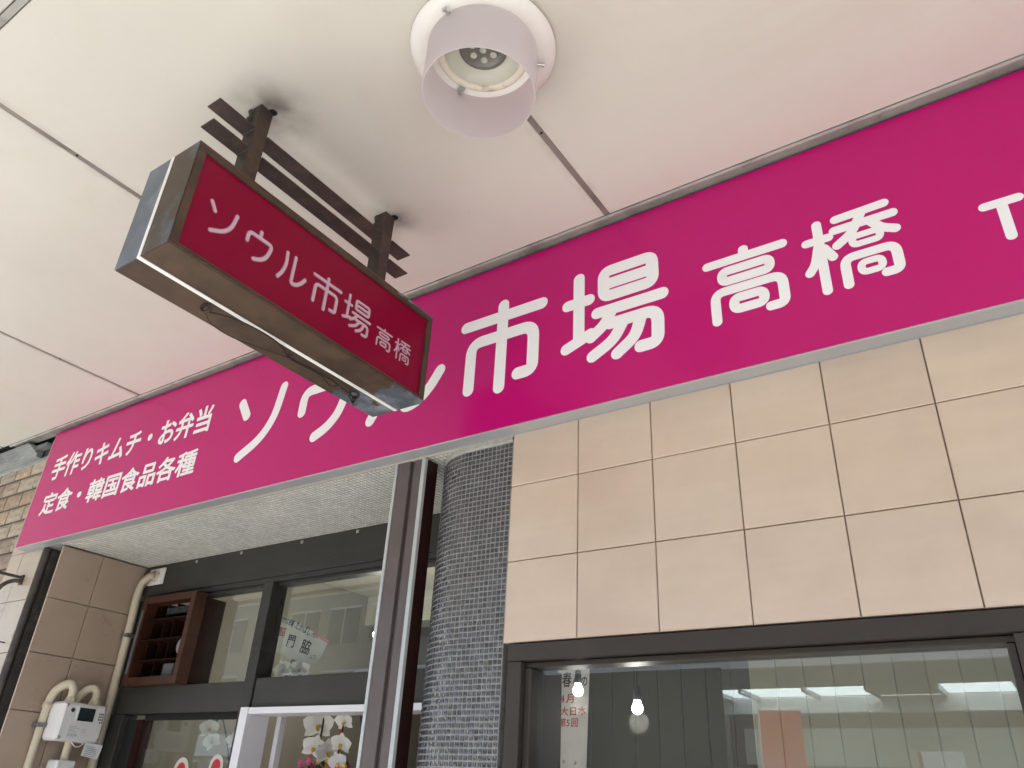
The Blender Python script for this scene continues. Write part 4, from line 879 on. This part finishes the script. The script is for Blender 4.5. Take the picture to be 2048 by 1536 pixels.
for X in (HX1, HX0):
    s_ = 1 if X == HX1 else -1
    xa, xb = sorted((X - .014 * s_, X + .001 * s_))
    box('face_frame', 'rust_plain', hs, xa, xb, HY0 + .004, HY1 - .004, HZ0 + .0125, HZ0 + .020, bev=.001)
    box('face_frame', 'rust_plain', hs, xa, xb, HY0 + .004, HY1 - .004, HZ1 - FW, HZ1 - .0125, bev=.001)
    box('face_frame', 'rust_plain', hs, xa, xb, HY0 + .004, HY0 + FW, HZ0 + .0205, HZ1 - FW - .0005, bev=.001)
    box('face_frame', 'rust_plain', hs, xa, xb, HY1 - FW, HY1 - .004, HZ0 + .0205, HZ1 - FW - .0005, bev=.001)
    xa, xb = sorted((X - .012 * s_, X - .008 * s_))
    box('face_panel', 'redface', hs, xa, xb, HY0 + FW - .008, HY1 - FW + .008, HZ0 + .016, HZ1 - FW + .008, bev=0)
FXX = HX1 - .008
HM = {   # scale and shift of each character from the long sign to this face
 'so': lambda x, z: (.983 + (x + 3.258) * .280, 1.473 + (z - 1.532) * .295), 'u': lambda x, z: (1.127 + (x + 2.75) * .290, 1.474 + (z - 1.528) * .308),
 'ru': lambda x, z: (1.272 + (x + 2.206) * .272, 1.471 + (z - 1.527) * .308), 'shi': lambda x, z: (1.4225 + (x + 1.6765) * .312, 1.461 + (z - 1.514) * .308),
 'ba': lambda x, z: (1.530 + (x + 1.296) * .312, 1.584 + (z - 1.92) * .305), 'taka': lambda x, z: (1.723 + (x + .6155) * .29, 1.464 + (z - 1.53) * .29),
 'hashi': lambda x, z: (1.799 + (x + .356) * .30, 1.462 + (z - 1.533) * .305)}
HWS = {'so': .92, 'u': .92, 'ru': .92, 'shi': .86, 'ba': .82, 'taka': .8, 'hashi': .8}
for k_, f in HM.items():
    fn = lambda x, z, d, f=f: (FXX + d, *f(x, z))
    glyph(k_, fn, .0006, HWS[k_] * 1.0).build('letter', 'pink_edge', hs)
    glyph(k_, fn, .0022, HWS[k_] * .72).build('letter_core', 'pink_letter', hs)
for y in (1.055, 1.720):
    B().box(-1.986, -1.924, y, y + .055, HZ1 + .0005, CZ - .001, bev=.002).build('post', 'rust_bar', hs)
    fl_ = B()
    for z in (CZ - .022, CZ - .060): fl_.lathe([(.0005, -.012), (.009, -.011), (.010, -.004), (.016, -.003), (.016, 0)], (-1.970, y - .0005, z), 8, 'y', smooth=False)
    fl_.build('bolt', 'black_iron', hs)
    B().lathe([(.016, 0), (.013, -.004), (.0005, -.005)], (-1.922, y + .050, CZ - .0005), 12).build('dark_hole_cap', 'black', hs)  # black cap imitates the darkness of a small hole beside the post
for z in (2.045, 1.948):
    for ya, yb in ((.905, 1.0545), (1.1105, 1.7195), (1.7755, 1.890)):
        B().box(-1.990, -1.920, ya, yb, z, z + .006, bev=.0015).build('flat_bar', 'rust_bar', hs)
        w_ = B()
        for yy in ([yb] if ya < 1 else [ya, yb] if ya < 1.5 else [ya]): w_.tube([(-1.988 + k * .008, yy + random.uniform(-.001, .001), z - .001) for k in range(9)], [.0025 + random.uniform(0, .0012) for _ in range(9)], 6)
        w_.build('weld', 'black_iron', hs)
def loop(c, r, rad, tilt, name):
    b = B(); b.tube([(c[0] + r * math.cos(a) * math.cos(tilt), c[1] + r * math.cos(a) * math.sin(tilt), c[2] - r - r * math.sin(a)) for a in [2 * math.pi * k / 20 for k in range(20)]], rad, 8, closed=True)
    b.tube([(c[0], c[1], c[2]), (c[0], c[1], c[2] - .006)], .008, 8); return b.build(name, 'rust_bar', hs)
loop((-1.985, 1.10, HZ0), .016, .0055, .4, 'eye_bolt'); loop((-1.985, 1.765, HZ0), .016, .0055, 1.0, 'eye_bolt'); loop((-2.0, 1.455, HZ0), .008, .003, .8, 'hook')
z = HZ0 - .028
b = B()
b.tube(smooth_path([(-1.985, 1.10, z), (-1.965, 1.17, z + .012), (-1.952, 1.26, z + .017), (-1.958, 1.37, z + .018), (-1.995, 1.45, z + .016), (-1.992, 1.56, z + .02), (-1.985, 1.66, z + .015), (-1.985, 1.765, z)]), .0028, 6)
b.tube(smooth_path([(-1.985, 1.10, z), (-2.035, 1.16, z + .002), (-2.050, 1.25, z + .006), (-2.030, 1.35, z + .012), (-2.0, 1.45, z + .014)]), .0014, 5)
b.tube(smooth_path([(-2.0, 1.46, z + .014), (-1.995, 1.60, z + .016), (-2.003, 1.66, z + .004), (-1.99, 1.70, z + .016), (-1.995, 1.76, z - .006)]), .0022, 6)
for k in range(3): b.tube([(-1.987 + .014 * math.cos(a + k), 1.768 + .014 * math.sin(a) * (.6 + .2 * k), z - .006 + .012 * math.sin(a * 2 + k)) for a in [2 * math.pi * j / 18 for j in range(18)]], .0022, 5, closed=True)
b.tube(smooth_path([(-1.99, 1.775, z - .012), (-2.005, 1.785, z - .02), (-2.0, 1.80, z - .012)]), .0018, 5)
b.build('tie_wire', 'wire', hs)

# ================================================================== ROUND CEILING LAMP
LX, LY = -1.106, 1.287
dl = thing('ceiling_downlight', (LX, LY, CZ - .03), 'round white ceiling downlight with frosted cylinder shade and small lenses', 'ceiling lamp')
c = (LX, LY, 0)
B().lathe([(.150, CZ - .004), (.232, CZ - .012), (.237, CZ - .018), (.236, CZ - .023), (.200, CZ - .030), (.152, CZ - .032), (.150, CZ - .028)], c, 72).build('flange', 'white_metal', dl)
B().lathe([(.1495, CZ - .004), (.1495, CZ - .036), (.144, CZ - .039), (.126, CZ - .036), (.124, CZ - .03), (.124, CZ - .006)], c, 64).build('inner_ring', 'stained_ring', dl)
B().lathe([(.1235, CZ - .034), (.120, CZ - .028), (.105, CZ - .012), (.085, CZ - .004), (.076, CZ - .002)], c, 56).build('reflector', 'reflector', dl)
hd = B().lathe([(.078, CZ - .001), (.079, CZ - .013), (.070, CZ - .019), (.064, CZ - .014), (.0005, CZ - .012)], c, 48).build('lamp_head', 'lampgrey', dl)
for k in range(7):
    a = 2 * math.pi * k / 6; rr = .038 if k else 0
    B().lathe([(.011, 0), (.012, -.004), (.009, -.006), (.006, -.003), (.0005, -.0025)], (LX + rr * math.cos(a), LY + rr * math.sin(a), CZ - .0125), 16).build('lens', 'led', hd)
B().lathe([(.1790, CZ - .034), (.1790, 1.944), (.1780, 1.942), (.1755, 1.942), (.1750, 1.944), (.1750, CZ - .034)], c, 96).build('shade', 'acrylic', dl)
for a in (R(-90), R(41), R(153)):
    u = Vector((math.cos(a), math.sin(a), 0)); p = Vector((LX, LY, CZ - .046)) + u * .180
    b = B(); s_ = Vector((-u.y, u.x, 0)) * .011
    q = [p - s_ - u * .034 + Vector((0, 0, .010)), p + s_ - u * .034 + Vector((0, 0, .010)), p + s_ - u * .006, p - s_ - u * .006]
    b.add([v[:] for v in q] + [(v + Vector((0, 0, .0015)))[:] for v in q], [(0, 1, 2, 3), (7, 6, 5, 4), (0, 4, 5, 1), (1, 5, 6, 2), (2, 6, 7, 3), (3, 7, 4, 0)])
    cl = b.build('clip', 'screw', dl)
    B().tube([p - u * .022, p + u * .018], .0045, 10).tube([p + u * .018, p + u * .023], .008, 10).build('clip_screw', 'screw', cl)

# ================================================================== ACROSS THE STREET (seen mirrored in the panes)
oc = thing('opposite_canopy', (-3, -10, 2.1), 'pale pavement canopy with skylight sheets across the street', 'canopy')
box('slab', 'canopy', oc, -14, 10, -10.9, -7.9, 2.17, 2.45, bev=0)
box('front_fascia', 'fascia', oc, -14, 10, -7.89, -7.80, 2.05, 2.62, bev=.01)
box('rear_fascia', 'fascia', oc, -14, 10, -12.25, -12.10, 1.86, 2.16, bev=.01)
sxs = [-5.9, -5.35, -4.15, -3.05]
for a, c_ in zip(sxs[:-1], sxs[1:]): box('skylight_sheet', 'skylight', oc, a + .03, c_ - .03, -12.09, -10.91, 2.17, 2.18, bev=0)
for a, c_ in ((-1.9, -.75), (-.7, .6)): box('skylight_sheet', 'skylight', oc, a + .03, c_ - .03, -12.09, -10.91, 2.17, 2.18, bev=0)
for x in sxs + [-1.9, -.725, .6]: box('skylight_bar', 'fascia', oc, x - .028, x + .028, -12.095, -10.905, 2.10, 2.24, bev=.004)
box('roof_panel', 'canopy', oc, -3.02, -1.93, -12.095, -10.905, 2.17, 2.24, bev=0); box('roof_panel', 'canopy', oc, -14, -5.93, -12.095, -10.905, 2.17, 2.24, bev=0); box('roof_panel', 'canopy', oc, .63, 10, -12.095, -10.905, 2.17, 2.24, bev=0)
for x in (-10, -6.2, 2.2, 5.6): box('post', 'fascia', oc, x - .07, x + .07, -8.1, -7.96, -1.6, 2.168, bev=.01)
for (xa, xb, hh, m, lb) in ((-70, -6.2, 9.0, 'farwall', 'pale rendered shop building across the street'), (-6.15, 1.0, 9.6, 'farwall_b', 'brown shop building across the street'), (1.05, 40, 8.8, 'farwall', 'wide pale shop building across the street with long signboard')):
    ob = thing('opposite_building', ((xa + xb) / 2, -14, -1.6), lb, 'building', 'shops across the street')
    box('wall', m, ob, xa, xb, -17, -12.6, -1.6, 2.5, bev=0)
    box('upper_wall', m, ob, xa, xb, -21, -17.0, -1.6, hh, bev=0)
    k = min(12, int((xb - xa) / 2.4))
    for i in range(k):
        x = (xa + .5 + i * 2.38) if xa > -20 else (xb - 2.2 - i * 2.38)
        for zz, yy, h_ in ((-1.2, -12.6, 1.95), (2.9, -17.0, 1.4), (5.4, -17.0, 1.4)):
            wdw = box('window', 'farglass', ob, x, x + 1.7, yy + .01, yy + .05, zz, zz + h_, bev=0)
            box('frame', 'fascia', wdw, x - .05, x + 1.75, yy + .008, yy + .065, zz + h_ + .002, zz + h_ + .08, bev=0)
            box('frame', 'fascia', wdw, x + .82, x + .88, yy + .052, yy + .062, zz, zz + h_, bev=0)
    box('signboard', 'fascia' if m == 'farwall' else 'canopy', ob, xa + .3, xb - .3, -12.59, -12.45, .95, 1.62, bev=.01)
bbd = thing('street_board', (-6.2, -7.3, -1.6), 'tall dark signboard standing across the street', 'signboard')
box('board', 'board_dark', bbd, -8.4, -4.40, -7.36, -7.28, -1.2, 2.0, bev=.005)
for x in (-8.2, -4.6): box('leg', 'black_iron', bbd, x - .05, x + .05, -7.45, -7.365, -1.6, 1.9)
nb = thing('banner_flag', (-3.1, -5.9, -1.6), 'orange banner flag on a white pole across the street', 'banner')
B().tube([(-3.42, -5.9, -1.6), (-3.42, -5.9, 1.26)], .016, 10).build('pole', 'pole', nb)
B().tube([(-3.42, -5.9, 1.225), (-2.86, -5.9, 1.225)], .010, 8).build('crossbar', 'pole', nb)
b = B(); vs = []; U, V = 6, 18
for i in range(U + 1):
    for j in range(V + 1): vs.append((-3.40 + .52 * i / U, -5.9 + .03 * math.sin(i * 1.1 + j * .35), 1.21 - 1.75 * j / V))
b.add(vs, [(i * (V + 1) + j, (i + 1) * (V + 1) + j, (i + 1) * (V + 1) + j + 1, i * (V + 1) + j + 1) for i in range(U) for j in range(V)], True).build('cloth', 'orange', nb)

nbd = thing('street_notice', (-1.38, -6.0, -1.6), 'small white notice board with a red edge across the street', 'notice board')
box('panel', 'fascia', nbd, -1.60, -1.17, -6.03, -6.0, .30, .76, bev=.003)
box('red_edge', 'ink_red', nbd, -1.64, -1.602, -6.03, -6.0, .30, .76, bev=.002)
B().tube([(-1.38, -6.05, -1.6), (-1.38, -6.05, .70)], .02, 10).build('post', 'pole', nbd)

# ------------------------------------------------------------------ lift everything to real heights above the pavement
for o in list(bpy.data.objects):
    if o.parent is None: o.location.z += EYE
